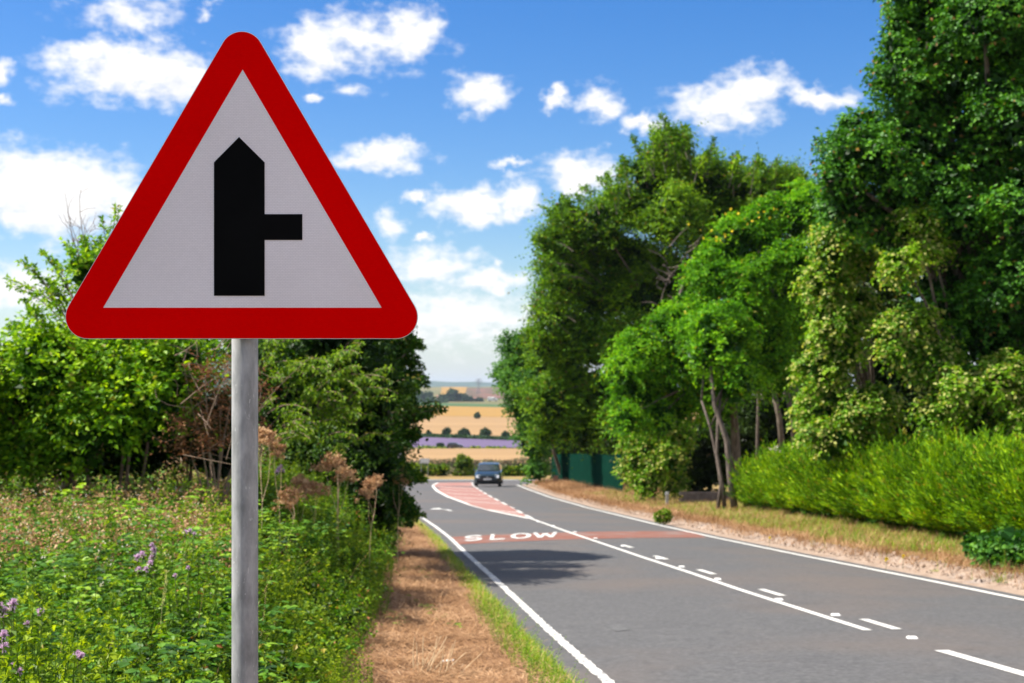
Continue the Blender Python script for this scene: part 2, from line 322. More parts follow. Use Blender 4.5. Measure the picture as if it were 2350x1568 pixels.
M['roughland'] = surf('rough_pasture', [(.3, (.05, .075, .02)), (.6, (.17, .14, .05))], scale=.02, rough=.95)
M['redhill'] = surf('rust_scrub_hillside', [(.35, (.05, .06, .025)), (.55, (.14, .065, .04)), (.7, (.2, .09, .06))], scale=.02, detail=8, rough=.95, stretch=(1, .3, 1))
M['bluehill'] = surf('wooded_ridge', [(.35, (.02, .05, .03)), (.65, (.05, .09, .05))], scale=.01, rough=.95)

# ------------------------------------------------------------------ terrain functions
ZP = [(-60, 1.49), (0, -1.84), (60, -5.17), (92, -6.62), (118, -7.92), (128, -8.2), (140, -8.8), (480, -25), (2300, -25), (3700, -3.5), (5200, -12), (7500, -30), (13000, -30)]
ZX = np.array([a for a, b in ZP], float); ZZ = np.array([b for a, b in ZP], float)
def zr(Y): return np.interp(Y, ZX, ZZ)
def un(px, py, dz=0.0, ymax=2300):
    """where the sight line through a surveyed point meets the ground"""
    s = (CY - py) / F; lo, hi = 3.0, ymax
    for _ in range(60):
        m = (lo + hi) / 2
        if s * m < zr(m) + dz: hi = m
        else: lo = m
    return np.array([(px - CX) / F * lo, lo, float(zr(lo)) + dz])
def at(px, py, Y): return np.array([(px - CX) / F * Y, Y, (CY - py) / F * Y])

LL = [un(*p)[:2] for p in ((1387, 1568), (1262, 1455), (1160, 1357), (1076, 1280), (1032, 1237), (1000, 1212), (962, 1186), (935, 1160), (914, 1131))]
RL = [un(*p)[:2] for p in ((2350, 1383), (2130, 1337), (1850, 1281), (1640, 1237), (1500, 1205), (1400, 1180), (1330, 1162), (1262, 1143), (1205, 1122), (1182, 1112))]
def extend(P, dx=-.106):
    a = P[0]; return [np.array([a[0] - dx * (a[1] + 50), -50.0])] + P
LL = extend(LL); RL = extend(RL)
LX = np.array(LL + [(-11, 90), (-18, 96), (-32, 101), (-60, 104), (-90, 105)])
RX = np.array(RL + [(1.2, 103.5), (2.6, 106), (6.5, 108.5), (20, 110.5), (60, 111.5), (90, 112)])
LXs = LX[np.argsort(LX[:, 1])]; RXs = RX[np.argsort(RX[:, 1])]
def lline(Y): return np.interp(Y, LXs[:, 1], LXs[:, 0])
def rline(Y): return np.interp(Y, RXs[:, 1], RXs[:, 0])
def smooth(fn, Y, s=1.2): return (fn(Y - s) + fn(Y) * 2 + fn(Y + s)) / 4
def xl(Y): return smooth(lline, Y) - .38
def xr(Y): return smooth(rline, Y) + .34
def ss(a, b, x):
    t = np.clip((x - a) / (b - a), 0, 1); return t * t * (3 - 2 * t)
def wob(x, y, s=1.0):
    return (np.sin(x * 1.7 * s + y * .9 * s) + np.sin(x * .6 * s - y * 2.1 * s + 1.3) + np.sin(x * 3.1 * s + y * 2.7 * s + .5) * .5) / 2.5
def dm(Y): return np.interp(Y, [6, 12, 25, 40, 55, 80], [2.0, 1.85, 1.3, .85, .5, .4])
def zleft(d, Y):
    z = zr(Y) + .015 + .03 * ss(0, .4, d)
    plat = -2.15 - .012 * np.maximum(Y - 10, 0) + (Y < 0) * (-Y) * .0555
    plat = np.maximum(plat, z) * (1 - ss(38, 62, Y)) + (z + .25) * ss(38, 62, Y)
    return z + (np.maximum(plat, z) - z) * ss(dm(Y) + .1, dm(Y) + 1.9, d) + wob(d * 2, Y * 1.3) * .03 * ss(.2, 1, d)
def zright(d, Y):
    z = zr(Y) + .01 + .13 * ss(.55 + .12 * wob(Y, Y * .3), .85 + .15 * wob(Y * 1.3, 2), d) + .045 * np.clip(d - .9, 0, 4) + wob(d * 2, Y) * .02 * ss(.6, 1.2, d)
    return z + .25 * ss(5, 9, d)
def zl_at(X, Y): return zleft(np.maximum(xl(Y) - X, 0), Y)
def zr_at(X, Y): return zright(np.maximum(X - xr(Y), 0), Y)
def grid(name, Xf, cols, Ys, Zf, mat, kind='structure', label=None, parent=None):
    g = Geo(); c = np.array(cols, float); Y = np.array(Ys, float)
    XX = Xf(c[None, :], Y[:, None]); ZZ2 = Zf(c[None, :], Y[:, None]); YY = np.broadcast_to(Y[:, None], XX.shape)
    n, m = XX.shape; i = np.arange(n - 1)[:, None] * m + np.arange(m - 1)[None]
    T = np.concatenate([np.stack([i, i + 1, i + m + 1], -1).reshape(-1, 3), np.stack([i, i + m + 1, i + m], -1).reshape(-1, 3)])
    g.add(np.stack([XX, YY, ZZ2], -1), T)
    o = g.build(name, mat, parent, smooth=True)
    if kind: o['kind'] = kind
    if label: o['label'] = label
    return o
ys = np.concatenate([np.arange(-50, 4, 3), np.arange(4, 60, .5), np.arange(60, 119.01, .5)])
dl = np.concatenate([np.arange(0, 5, .2), [5, 6, 8, 12, 20, 40, 80, 150, 300]])
grid('verge', lambda d, Y: xl(Y) - d, dl[dl <= 2.01], ys[ys <= 105], zleft, M['verge'], label='dry brown verge left of the road')
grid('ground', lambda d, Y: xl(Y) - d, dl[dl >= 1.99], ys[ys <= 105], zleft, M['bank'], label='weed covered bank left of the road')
dr = np.concatenate([np.arange(0, 5, .15), [5, 6, 8, 12, 20, 40, 80, 150, 300]])
grid('verge', lambda d, Y: xr(Y) + d, dr[dr <= .91], ys[ys <= 112], zright, M['kerbsoil'], label='sandy eroded edge right of the road')
grid('ground', lambda d, Y: xr(Y) + d, dr[dr >= .89], ys[ys <= 112], zright, M['vergeR'], label='dry grass verge right of the road')
# the carriageway and the wide mouth of the junction
t = np.linspace(0, 1, 9)
road = grid('road', lambda c, Y: np.maximum(xl(Y), -300) * (1 - c) + np.minimum(xr(Y), 300) * c, t, ys, lambda c, Y: zr(Y) + .02 + .06 * (1 - (2 * c - 1) ** 2) * (Y < 95) + 0 * c, M['asphalt'], label='grey asphalt country road running downhill to a junction')
ROADCROWN = lambda X, Y: .02 + .06 * (1 - (2 * (X - xl(Y)) / (xr(Y) - xl(Y)) - 1) ** 2) * (Y < 95)
yj = np.arange(104, 119.01, 1.0)
grid('road', lambda c, Y: c + 0 * Y, np.linspace(-300, 300, 61), yj, lambda c, Y: zr(Y) - .012 + 0 * c, M['asphalt'], label='crossing road at the foot of the hill')
grid('verge', lambda c, Y: c + 0 * Y, np.linspace(-300, 300, 121), np.arange(118.6, 140.1, 1.5), lambda c, Y: zr(Y) + .1 + 0 * c, M['vergeR'], label='straw coloured verge beyond the junction')
# the valley and the far country
yv = [139, 200, 300, 480, 800, 1200, 1700, 2300, 3000, 3700, 4400, 5200, 6300, 7500, 9000, 13000]
grid('terrain', lambda c, Y: c * (1 + Y / 4000.) + 0 * Y, np.linspace(-4200, 4200, 43), yv, lambda c, Y: zr(Y) + 0 * c, M['roughland'], label='valley floor and low far slopes')
def field(name, mat, label, L, lift=.25, ymax=2290):
    """a strip of land between two lines seen across the valley: L = (left top, left bottom, right bottom, right top)"""
    lt, lb, rb, rt = [un(*p, ymax=ymax) for p in L]; g = Geo()
    V = []; T = []
    n = 12
    for k in range(2):
        a, b = ((lb, rb), (lt, rt))[k]
        for i in range(n + 1):
            s = -5 + 11 * i / n; Y = a[1] + (b[1] - a[1]) * s; X = a[0] + (b[0] - a[0]) * s
            V.append((X, Y, float(zr(Y)) + lift))
    for i in range(n): T += [(i, i + 1, i + n + 2), (i, i + n + 2, i + n + 1)]
    g.add(V, T); o = g.build(name, mat); tag(o, label, kind='structure'); return o
field('stubble_field', M['straw_pale'], 'pale stubble field nearest beyond the hedge', ((940, 1031), (940, 1066), (1240, 1066), (1240, 1031)))
field('lavender_field', M['lavender'], 'purple lavender field', ((940, 997), (940, 1027), (1220, 1029), (1220, 1009)))
field('wheat_field', M['straw_pale'], 'pale harvested field above the lavender', ((940, 954), (940, 994), (1220, 1004), (1220, 959)), lift=.2)
field('wheat_field', M['straw_gold'], 'golden wheat field below the green strip', ((940, 931), (940, 954.5), (1220, 959.5), (1220, 937)), lift=.3)
field('crop_field', M['cropgreen'], 'narrow dark green crop strip', ((940, 924), (940, 931), (1220, 937), (1220, 931)), lift=.35)
def hillpatch(name, mat, label, x0, x1, y0, y1, Ya, Yb, lift):
    g = Geo(); V = []; T = []; n = 8
    for k, (Y, pa, pb) in enumerate(((Ya, x0, x1), (Yb, y0, y1))):
        for i in range(n + 1):
            px = pa + (pb - pa) * i / n; V.append(((px - CX) / F * Y, Y, float(zr(Y)) + lift))
    for i in range(n): T += [(i, i + 1, i + n + 2), (i, i + n + 2, i + n + 1)]
    g.add(V, T); return tag(g.build(name, mat), label, kind='structure')
hillpatch('wheat_field', M['straw_gold'], 'small golden field on the far hillside', 1010, 1066, 1014, 1072, 2520, 3640, .8)
hillpatch('hillside', M['redhill'], 'rust brown scrub on the far hillside', 1067, 2300, 1073, 2300, 2420, 3500, .9)
# blue wooded ridge on the skyline
g = Geo(); V = []; T = []
hx = np.linspace(-4000, 4000, 161)
for i, x in enumerate(hx):
    top = 20 - 10 * np.clip(x / 600, -1.5, 1.5) + 3 * math.sin(x * .006) + 2 * math.sin(x * .02)
    V += [(x, 8200, -34), (x, 9000, top), (x, 9800, -34)]
for i in range(160):
    a = i * 3; T += [(a, a + 3, a + 4), (a, a + 4, a + 1), (a + 1, a + 4, a + 5), (a + 1, a + 5, a + 2)]
g.add(V, T); tag(g.build('hills', M['bluehill'], smooth=True), 'low wooded ridge on the horizon', kind='structure')

# ------------------------------------------------------------------ road markings (parts of the road)
def strip_on_road(name, P, w0, w1, mat, lift=.006, label=None, jag=0, seg=.5):
    """a painted line: P = plan points, w0 / w1 offsets left and right of them"""
    P = np.array(P, float); s = np.concatenate([[0], np.cumsum(np.linalg.norm(np.diff(P, axis=0), axis=1))])
    n = max(2, int(s[-1] / seg) + 1); q = np.linspace(0, s[-1], n)
    X = np.interp(q, s, P[:, 0]); Y = np.interp(q, s, P[:, 1])
    d = np.gradient(np.stack([X, Y], -1), axis=0); d = nrm(d); nv = np.stack([d[:, 1], -d[:, 0]], -1)
    rg = np.random.default_rng(len(P) + n)
    j0 = rg.normal(0, jag, n) if jag else 0; j1 = rg.normal(0, jag, n) if jag else 0
    A = np.stack([X, Y], -1) + nv * (w0 + j0)[:, None] if jag else np.stack([X, Y], -1) + nv * w0
    B = np.stack([X, Y], -1) + nv * (w1 + j1)[:, None] if jag else np.stack([X, Y], -1) + nv * w1
    V = []
    for a, b in zip(A, B):
        for p in (a, b): V.append((p[0], p[1], zr(p[1]) + ROADCROWN(p[0], p[1]) + lift))
    T = []
    for i in range(n - 1): a = 2 * i; T += [(a, a + 1, a + 3), (a, a + 3, a + 2)]
    g = Geo(); g.add(V, T); o = g.build(name, mat, road)
    if label: o['label'] = label
    return o
def poly_on_road(name, pts, mat, lift=.006, n=1, label=None):
    """quad given as 4 surveyed corners, subdivided so it follows the road's crown"""
    q = [np.array(p, float) if len(p) == 2 and abs(p[1]) < 0 else un(*p)[:2] for p in pts]
    g = Geo(); V = []; T = []; n = max(n, 1); m = 5
    for i in range(n + 1):
        for j in range(m + 1):
            s, t_ = i / n, j / m
            p = (q[0] * (1 - s) + q[1] * s) * (1 - t_) + (q[3] * (1 - s) + q[2] * s) * t_
            V.append((p[0], p[1], zr(p[1]) + ROADCROWN(p[0], p[1]) + lift))
    for i in range(n):
        for j in range(m):
            a = i * (m + 1) + j; T += [(a, a + m + 1, a + m + 2), (a, a + m + 2, a + 1)]
    g.add(V, T); o = g.build(name, mat, road)
    if label: o['label'] = label
    return o
YY = np.concatenate([np.arange(-40, 97, 1.0)])
strip_on_road('edge_line', [(smooth(lline, y), y) for y in np.arange(-40, 84, .5)], -.05, .05, M['paint_old'], jag=.006, seg=.10, label='worn white edge line beside the dry verge')
strip_on_road('edge_line', [(smooth(rline, y), y) for y in np.arange(-40, 101, 1)], -.07, .07, M['paint'], jag=.004, label='white edge line beside the sandy kerb')
CLp = [un(*p)[:2] for p in ((1992, 1465), (1850, 1418), (1700, 1368), (1580, 1325), (1480, 1291), (1390, 1259), (1300, 1227), (1218, 1196))]
strip_on_road('centre_line', CLp, -.05, .05, M['paint'], label='long solid centre line')
for (x, y, x2, y2) in ((1968, 1441, 2030, 1459), (1735, 1366, 1775, 1382), (1592, 1320, 1622, 1329), (1492, 1286, 1516, 1294), (1418, 1259, 1440, 1267)):
    a, b = un(x, y)[:2], un(x2, y2)[:2]
    d = CLp[0] - CLp[2]; d /= np.linalg.norm(d); c = (a + b) / 2 + np.array([.10, 0]); hl = .5
    strip_on_road('lane_dash', [c - d * hl, c + d * hl], -.055, .055, M['paint'], seg=.4)
a = un(2160, 1513)[:2]; b = un(2350, 1570)[:2]
strip_on_road('lane_dash', [a, a + (b - a) / np.linalg.norm(b - a) * 4], -.07, .07, M['paint'])
for k in range(3):
    s = a + (b - a) / np.linalg.norm(b - a) * (8 + 6 * k); strip_on_road('lane_dash', [s, s + (b - a) / np.linalg.norm(b - a) * 4], -.07, .07, M['paint'])
# reflective studs
for k, (x, y) in enumerate(((2082, 1483), (1908, 1428), (1779, 1391), (1640, 1342), (1558, 1312), (1505, 1292), (1425, 1262), (1362, 1244), (1315, 1229), (1265, 1214), (1232, 1204))):
    p = un(x, y)
    g = Geo(); z = float(zr(p[1])) + ROADCROWN(p[0], p[1])
    V = [(-.05, -.05, 0), (.05, -.05, 0), (.05, .05, 0), (-.05, .05, 0), (-.04, -.03, .018), (.04, -.03, .018), (.04, .03, .018), (-.04, .03, .018)]
    g.add(V, [(4, 5, 6), (4, 6, 7), (0, 1, 5), (0, 5, 4), (1, 2, 6), (1, 6, 5), (2, 3, 7), (2, 7, 6), (3, 0, 4), (3, 4, 7)])
    o = g.build('road_stud', M['white'], road); o.location = (p[0] + .05, p[1], z)
# red island with its white bounds
isl = [(1005, 1109), (996, 1113), (993, 1119), (1003, 1130), (1028, 1144), (1070, 1160), (1130, 1178), (1218, 1197)]
isr = [(1083, 1108), (1085, 1115), (1092, 1122), (1105, 1131), (1130, 1146), (1160, 1162), (1192, 1180), (1222, 1197)]
A = [un(*p)[:2] for p in isl]; B = [un(*p)[:2] for p in isr]
g = Geo(); V = []; T = []
for i, (a, b) in enumerate(zip(A, B)):
    for j in range(5):
        p = a + (b - a) * j / 4; V.append((p[0], p[1], zr(p[1]) + ROADCROWN(p[0], p[1]) + .005))
for i in range(len(A) - 1):
    for j in range(4):
        q = i * 5 + j; T += [(q, q + 1, q + 6), (q, q + 6, q + 5)]
g.add(V, T); g.build('red_island', M['redisland'], road)
strip_on_road('island_line', A + [CLp[-1]], -.09, .09, M['paint'], lift=.010, seg=.6, label='thick curved white line bounding the red island')
P = np.array(B); s = np.concatenate([[0], np.cumsum(np.linalg.norm(np.diff(P, axis=0), axis=1))])
q = 1.0
while q < s[-1] - 3:
    seg = [np.array([np.interp(v, s, P[:, 0]), np.interp(v, s, P[:, 1])]) for v in np.linspace(q, q + 3.2, 5)]
    strip_on_road('island_dash', seg, -.07, .07, M['paint_old'], lift=.010); q += 5.0
# diagonal hatching inside the island
for k in range(7):
    f = .30 + .09 * k
    a = np.array([np.interp(f, np.linspace(0, 1, len(A)), [p[0] for p in A]), np.interp(f, np.linspace(0, 1, len(A)), [p[1] for p in A])])
    f2 = f + .05
    b = np.array([np.interp(f2, np.linspace(0, 1, len(B)), [p[0] for p in B]), np.interp(f2, np.linspace(0, 1, len(B)), [p[1] for p in B])])
    strip_on_road('hatch_line', [a + (b - a) * .12, a + (b - a) * .9], -.09, .09, M['paint_old'], lift=.010)
poly_on_road('red_band', [(1034, 1236), (1590, 1222), (1622, 1238), (1054, 1253)], M['redband'], n=20, lift=.004)
# lettering S L O W on the band
def letter(name, strokes, x0, x1):
    q = [un(*p)[:2] for p in ((1060, 1247.5), (1280, 1241.5), (1278, 1229), (1066, 1234.5))]
    def mp(u, v): return (q[0] * (1 - u) + q[1] * u) * (1 - v) + (q[3] * (1 - u) + q[2] * u) * v
    g = Geo()
    for st in strokes:
        V = []; n = len(st) // 2
        for (u, v) in st:
            p = mp(x0 + (x1 - x0) * u, v); V.append((p[0], p[1], zr(p[1]) + ROADCROWN(p[0], p[1]) + .012))
        T = []
        for i in range(n - 1): a = 2 * i; T += [(a, a + 1, a + 3), (a, a + 3, a + 2)]
        g.add(V, T)
    o = g.build('letter_' + name, M['paint_old'], road); return o
def stroke(pts, wx, wy):
    out = []
    for i, (u, v) in enumerate(pts):
        a = pts[max(i - 1, 0)]; b = pts[min(i + 1, len(pts) - 1)]; dx, dy = b[0] - a[0], b[1] - a[1]; l = math.hypot(dx, dy) or 1
        out += [(u - dy / l * wx, v + dx / l * wy), (u + dy / l * wx, v - dx / l * wy)]
    return out
arc = lambda cx, cy_, rx, ry, a0, a1, n=9: [(cx + rx * math.cos(R(a0 + (a1 - a0) * i / (n - 1))), cy_ + ry * math.sin(R(a0 + (a1 - a0) * i / (n - 1)))) for i in range(n)]
WX, WY = .11, .09
letter('s', [stroke(arc(.5, .7, .36, .21, 20, 270) + arc(.5, .29, .36, .21, 90, -160)[1:], WX, WY)], 0, .21)
letter('l', [stroke([(.16, 1), (.16, 0)], WX, WY), stroke([(.16, .085), (.88, .085)], WX, WY)], .27, .46)
letter('o', [stroke(arc(.5, .5, .38, .42, 90, 450, 17), WX, WY)], .49, .72)
letter('w', [stroke([(.05, 1), (.27, .06)], WX * .8, WY), stroke([(.27, .06), (.5, .8)], WX * .8, WY), stroke([(.5, .8), (.73, .06)], WX * .8, WY), stroke([(.73, .06), (.95, 1)], WX * .8, WY)], .74, 1.0)
# direction arrow, partly worn
g = Geo(); q0 = un(1008, 1176)[:2]; dd = np.array([-.11, 1.0]); dd /= np.linalg.norm(dd); nn = np.array([dd[1], -dd[0]]) * .7; dd = dd * .8
def road_poly(g, pts, lift=.01):
    V = [(q0[0] + nn[0] * u + dd[0] * v, q0[1] + nn[1] * u + dd[1] * v) for u, v in pts]
    V = [(x, y, zr(y) + ROADCROWN(x, y) + lift) for x, y in V]
    g.add(V, [(0, i, i + 1) for i in range(1, len(V) - 1)])
road_poly(g, [(.50, -.6), (.72, -.6), (.62, 1.2), (.40, 1.6)]); road_poly(g, [(.40, 1.6), (.62, 1.2), (.10, 3.2), (-.1, 2.6)])
road_poly(g, [(-.38, 2.2), (.25, 2.1), (.3, 4.2), (-.15, 3.4)])
g.build('lane_arrow', M['paint'], road)
# a sunken patched mark in the near lane
poly_on_road('tarmac_patch', [(1392, 1446), (1425, 1444), (1446, 1458), (1410, 1460)], surf('dark_patch', [(.3, (.07, .07, .072)), (.7, (.13, .13, .13))], scale=20, rough=.9), n=2, lift=.004)

# ------------------------------------------------------------------ the warning sign
YS = 3.63; K = YS / F
sign = empty('warning_sign', (at(562, 885, YS)[0], YS + .06, zr(YS)), 'large red bordered triangular warning sign with a black side road symbol on a grey pole', 'road sign')
so = np.array(sign.location)
def sp(px, py): return ((px - CX) * K, (CY - py) * K)
def rounded(cs, rad, n=14):
    """outline of a triangle of circle centres (x,z) with the given radius"""
    out = []; m = len(cs)
    cx_, cz_ = sum(c[0] for c in cs) / m, sum(c[1] for c in cs) / m
    for i in range(m):
        p, c, q = cs[i - 1], cs[i], cs[(i + 1) % m]
        a1 = math.atan2(c[1] - p[1], c[0] - p[0]) - math.pi / 2; a2 = math.atan2(q[1] - c[1], q[0] - c[0]) - math.pi / 2
        while a2 < a1: a2 += 2 * math.pi
        for k in range(n + 1):
            a = a1 + (a2 - a1) * k / n; out.append((c[0] + rad * math.cos(a), c[1] + rad * math.sin(a)))
    return out
cs = [sp(200.5, 727.5), sp(908.5, 727.5), sp(555, 122.5)]
outer = rounded(cs, 50.5 * K); red_o = rounded(cs, 49.2 * K)
tri_in = [sp(237, 706.5), sp(876, 706.5), sp(557, 160)]
def sgn_mat(name, base, dot, rough=.35, spec=.2):
    m, t = new_mat(name)
    tc = N_(t, 'ShaderNodeTexCoord'); 
    mp = N_(t, 'ShaderNodeMapping'); t.links.new(tc.outputs['Object'], mp.inputs[0]); mp.inputs['Rotation'].default_value = (R(90), 0, 0); 
    # the prismatic sheeting: a fine regular cell pattern
    bt = N_(t, 'ShaderNodeTexBrick'); bt.inputs['Scale'].default_value = 60; bt.inputs['Mortar Size'].default_value = .03; bt.inputs['Brick Width'].default_value = .5; bt.inputs['Row Height'].default_value = .25; bt.inputs['Mortar Smooth'].default_value = .6
    bt.inputs['Color1'].default_value = (*base, 1); bt.inputs['Color2'].default_value = (*[b * .95 for b in base], 1); bt.inputs['Mortar'].default_value = (*dot, 1)
    t.links.new(mp.outputs[0], bt.inputs['Vector'])
    no = N_(t, 'ShaderNodeTexNoise'); no.inputs['Scale'].default_value = 3.5; no.inputs['Detail'].default_value = 6; t.links.new(tc.outputs['Object'], no.inputs['Vector'])
    cr = ramp(t, no.outputs['Fac'], [(.3, (.9, .88, .86)), (.65, (1, 1, 1))])
    mu = N_(t, 'ShaderNodeMix', data_type='RGBA', blend_type='MULTIPLY'); mu.inputs[0].default_value = .7; t.links.new(bt.outputs['Color'], mu.inputs[6]); t.links.new(cr, mu.inputs[7])
    p = N_(t, 'ShaderNodeBsdfPrincipled'); t.links.new(mu.outputs[2], p.inputs['Base Color']); p.inputs['Roughness'].default_value = rough; p.inputs['Specular IOR Level'].default_value = spec
    o = N_(t, 'ShaderNodeOutputMaterial'); t.links.new(p.outputs[0], o.inputs[0]); return m
M['s_red'] = sgn_mat('red_sign_sheeting', (.80, .0005, .001), (.76, .0005, .001), spec=.0)
M['s_white'] = sgn_mat('white_sign_sheeting', (.86, .80, .81), (.68, .63, .64))
M['s_black'] = surf('black_sign_vinyl', [(.4, (.002, .002, .002)), (.6, (.003, .003, .003))], scale=5, rough=.6, spec=.05)
y0 = YS
def local(V): return np.asarray(V) - so
def sbuild(g, name, mat, parent=sign, smooth=False):
    return g.build(name, mat, parent, smooth=smooth, origin=so)
g = Geo(); prism(g, outer, y0, y0 + .003); panel = sbuild(g, 'panel', M['alu'])
# red border ring
g = Geo(); n = 96
def ray_hit(poly, ang, c):
    dx, dz = math.cos(ang), math.sin(ang); best = None
    for i in range(len(poly)):
        (x1, z1), (x2, z2) = poly[i], poly[(i + 1) % len(poly)]
        den = dx * (z2 - z1) - dz * (x2 - x1)
        if abs(den) < 1e-12: continue
        t_ = ((x1 - c[0]) * (z2 - z1) - (z1 - c[1]) * (x2 - x1)) / den; u = ((x1 - c[0]) * dz - (z1 - c[1]) * dx) / den
        if t_ > 0 and -1e-9 <= u <= 1 + 1e-9: best = t_ if best is None else max(best, t_)
    return (c[0] + dx * best, c[1] + dz * best)
cc0 = sp(556, 525)
angs = sorted([math.atan2(z - cc0[1], x - cc0[0]) for x, z in red_o] + [math.atan2(z - cc0[1], x - cc0[0]) for x, z in tri_in])
V = []; T = []
for a in angs:
    o_, i_ = ray_hit(red_o, a, cc0), ray_hit(tri_in, a, cc0); V += [(o_[0], y0 - .0012, o_[1]), (i_[0], y0 - .0012, i_[1])]
n = len(angs)
for i in range(n): a, b = 2 * i, 2 * ((i + 1) % n); T += [(a, b, b + 1), (a, b + 1, a + 1)]
g.add(V, T); sbuild(g, 'red_border', M['s_red'])
g = Geo(); prism(g, tri_in, y0 - .0008, y0 - .0002); sbuild(g, 'white_face', M['s_white'])
sym = [sp(*p) for p in ((491.5, 679), (607.5, 679), (607.5, 551), (694, 551), (694, 492), (607.5, 492), (607.5, 373), (549, 315), (491.5, 373))]
g = Geo(); prism(g, sym, y0 - .0024, y0 - .0010); sbuild(g, 'side_road_symbol', M['s_black'])
g = Geo(); px_ = at(562, 885, YS + .06)[0]; pr = 30 * (YS + .06) / F
tube(g, [(px_, YS + .06, zr(YS) - .3), (px_, YS + .06, -1), (px_, YS + .06, 0), (px_, YS + .06, (CY - 150) * K)], pr, n=40); pole = sbuild(g, 'pole', M['galv'], smooth=True)
g = Geo(); tube(g, [(px_, YS + .06, (CY - 150) * K), (px_, YS + .06, (CY - 147) * K)], pr * 1.05, n=32); sbuild(g, 'pole_cap', surf('black_plastic', [(.4, (.02, .02, .02)), (.6, (.03, .03, .03))], rough=.5), pole)
for py in (420, 620):
    g = Geo(); z = (CY - py) * K
    box(g, px_ - .12, px_ + .12, YS + .004, YS + .018, z - .02, z + .02); sbuild(g, 'rail', M['alu'])
    g = Geo(); tube(g, [(px_, YS + .06, z - .015), (px_, YS + .06, z + .015)], pr * 1.12, n=32); sbuild(g, 'clip', M['alu'])

# ------------------------------------------------------------------ trees and shrubs
def rdir(rng, n):
    v = rng.normal(size=(n, 3)); return nrm(v)
def crown_geo(lumps, rng, n_leaf, leaf, k=9, spray=.5, droop=.15, up=.35, nsub=12, aspect=.6, sub=(.30, .55), hi=False, flat=.78, fill=.18, spike=.0, lift=.5, width=.5, seed_c=None):
    """lumps: (centre, radius). Leaves grow in short sprays from the shells of smaller clumps that sit on each lump."""
    g = Geo(); cen = []; rad = []; out = []
    for (c, r) in lumps:
        d = rdir(rng, nsub); cen.append(c + d * r * rng.uniform(.45, .85, (nsub, 1)) * np.array([1, 1, flat])); rad.append(r * rng.uniform(sub[0], sub[1], nsub)); out.append(d)
    cen = np.concatenate(cen); rad = np.concatenate(rad); out = np.concatenate(out)
    tone = rng.random(len(cen))
    ns = max(1, int(n_leaf / k)); w_ = rad ** 2; b = rng.choice(len(cen), ns, p=w_ / w_.sum())
    d = nrm(rdir(rng, ns) + out[b] * .45 + np.array([0, 0, lift]))
    p = cen[b] + d * rad[b][:, None] * rng.uniform(.72, 1.0, (ns, 1)) * np.array([1, 1, flat])
    ax = nrm(d * .9 + rdir(rng, ns) * .55 + np.array([0, 0, up]))
    Ls = spray * rng.uniform(.5, 1.25, ns)
    if spike:
        m = rng.random(ns) < .06; Ls[m] *= 1 + spike
    t_ = (np.arange(k) + .6) / k
    side = nrm(np.cross(ax, np.array([0, 0, 1.0]) + rdir(rng, ns) * .4))
    P = p[:, None] + ax[:, None] * (Ls[:, None] * t_[None])[..., None] - np.array([0, 0, 1.0]) * (droop * Ls[:, None] * t_[None] ** 2)[..., None]
    sgn = np.where(np.arange(k) % 2, 1, -1)[None, :, None]
    P = P + rng.normal(0, leaf * .25, P.shape)
    A = ax[:, None] * .55 + side[:, None] * sgn * .8 + rng.normal(0, .35, P.shape) - np.array([0, 0, droop])
    Nn = nrm(np.array([0, 0, .5]) + d[:, None] * .9 + rng.normal(0, .42, P.shape))
    Pf = P.reshape(-1, 3); m = len(Pf)
    cl = np.clip(np.repeat(tone[b] * .6 + rng.random(ns) * .4, k), 0, 1)
    leaves(g, Pf, A.reshape(-1, 3), Nn.reshape(-1, 3), leaf * rng.uniform(.65, 1.25, m), leaf * aspect * rng.uniform(.8, 1.2, m), c=cl, rng=rng, hi=hi)
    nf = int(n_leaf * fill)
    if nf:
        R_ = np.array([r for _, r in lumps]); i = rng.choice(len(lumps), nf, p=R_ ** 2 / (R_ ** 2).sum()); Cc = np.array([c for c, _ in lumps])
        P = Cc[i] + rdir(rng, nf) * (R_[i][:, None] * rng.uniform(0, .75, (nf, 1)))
        leaves(g, P, rdir(rng, nf), rdir(rng, nf), leaf * 2.2, leaf * 1.9, c=.0, r=rng.random(nf) * .3, rng=rng)  # inner leaves take the darkest tones: shade inside the crown painted in
    return g
def lumps_px(L, Y, dj, rng, squash=1.0):
    return [(at(px, py, Y + (y or 0)) + np.array([0, rng.uniform(-dj, dj), 0]), r * Y / F) for (px, py, r, y) in [(*l, 0)[:4] if len(l) == 3 else l for l in L]]
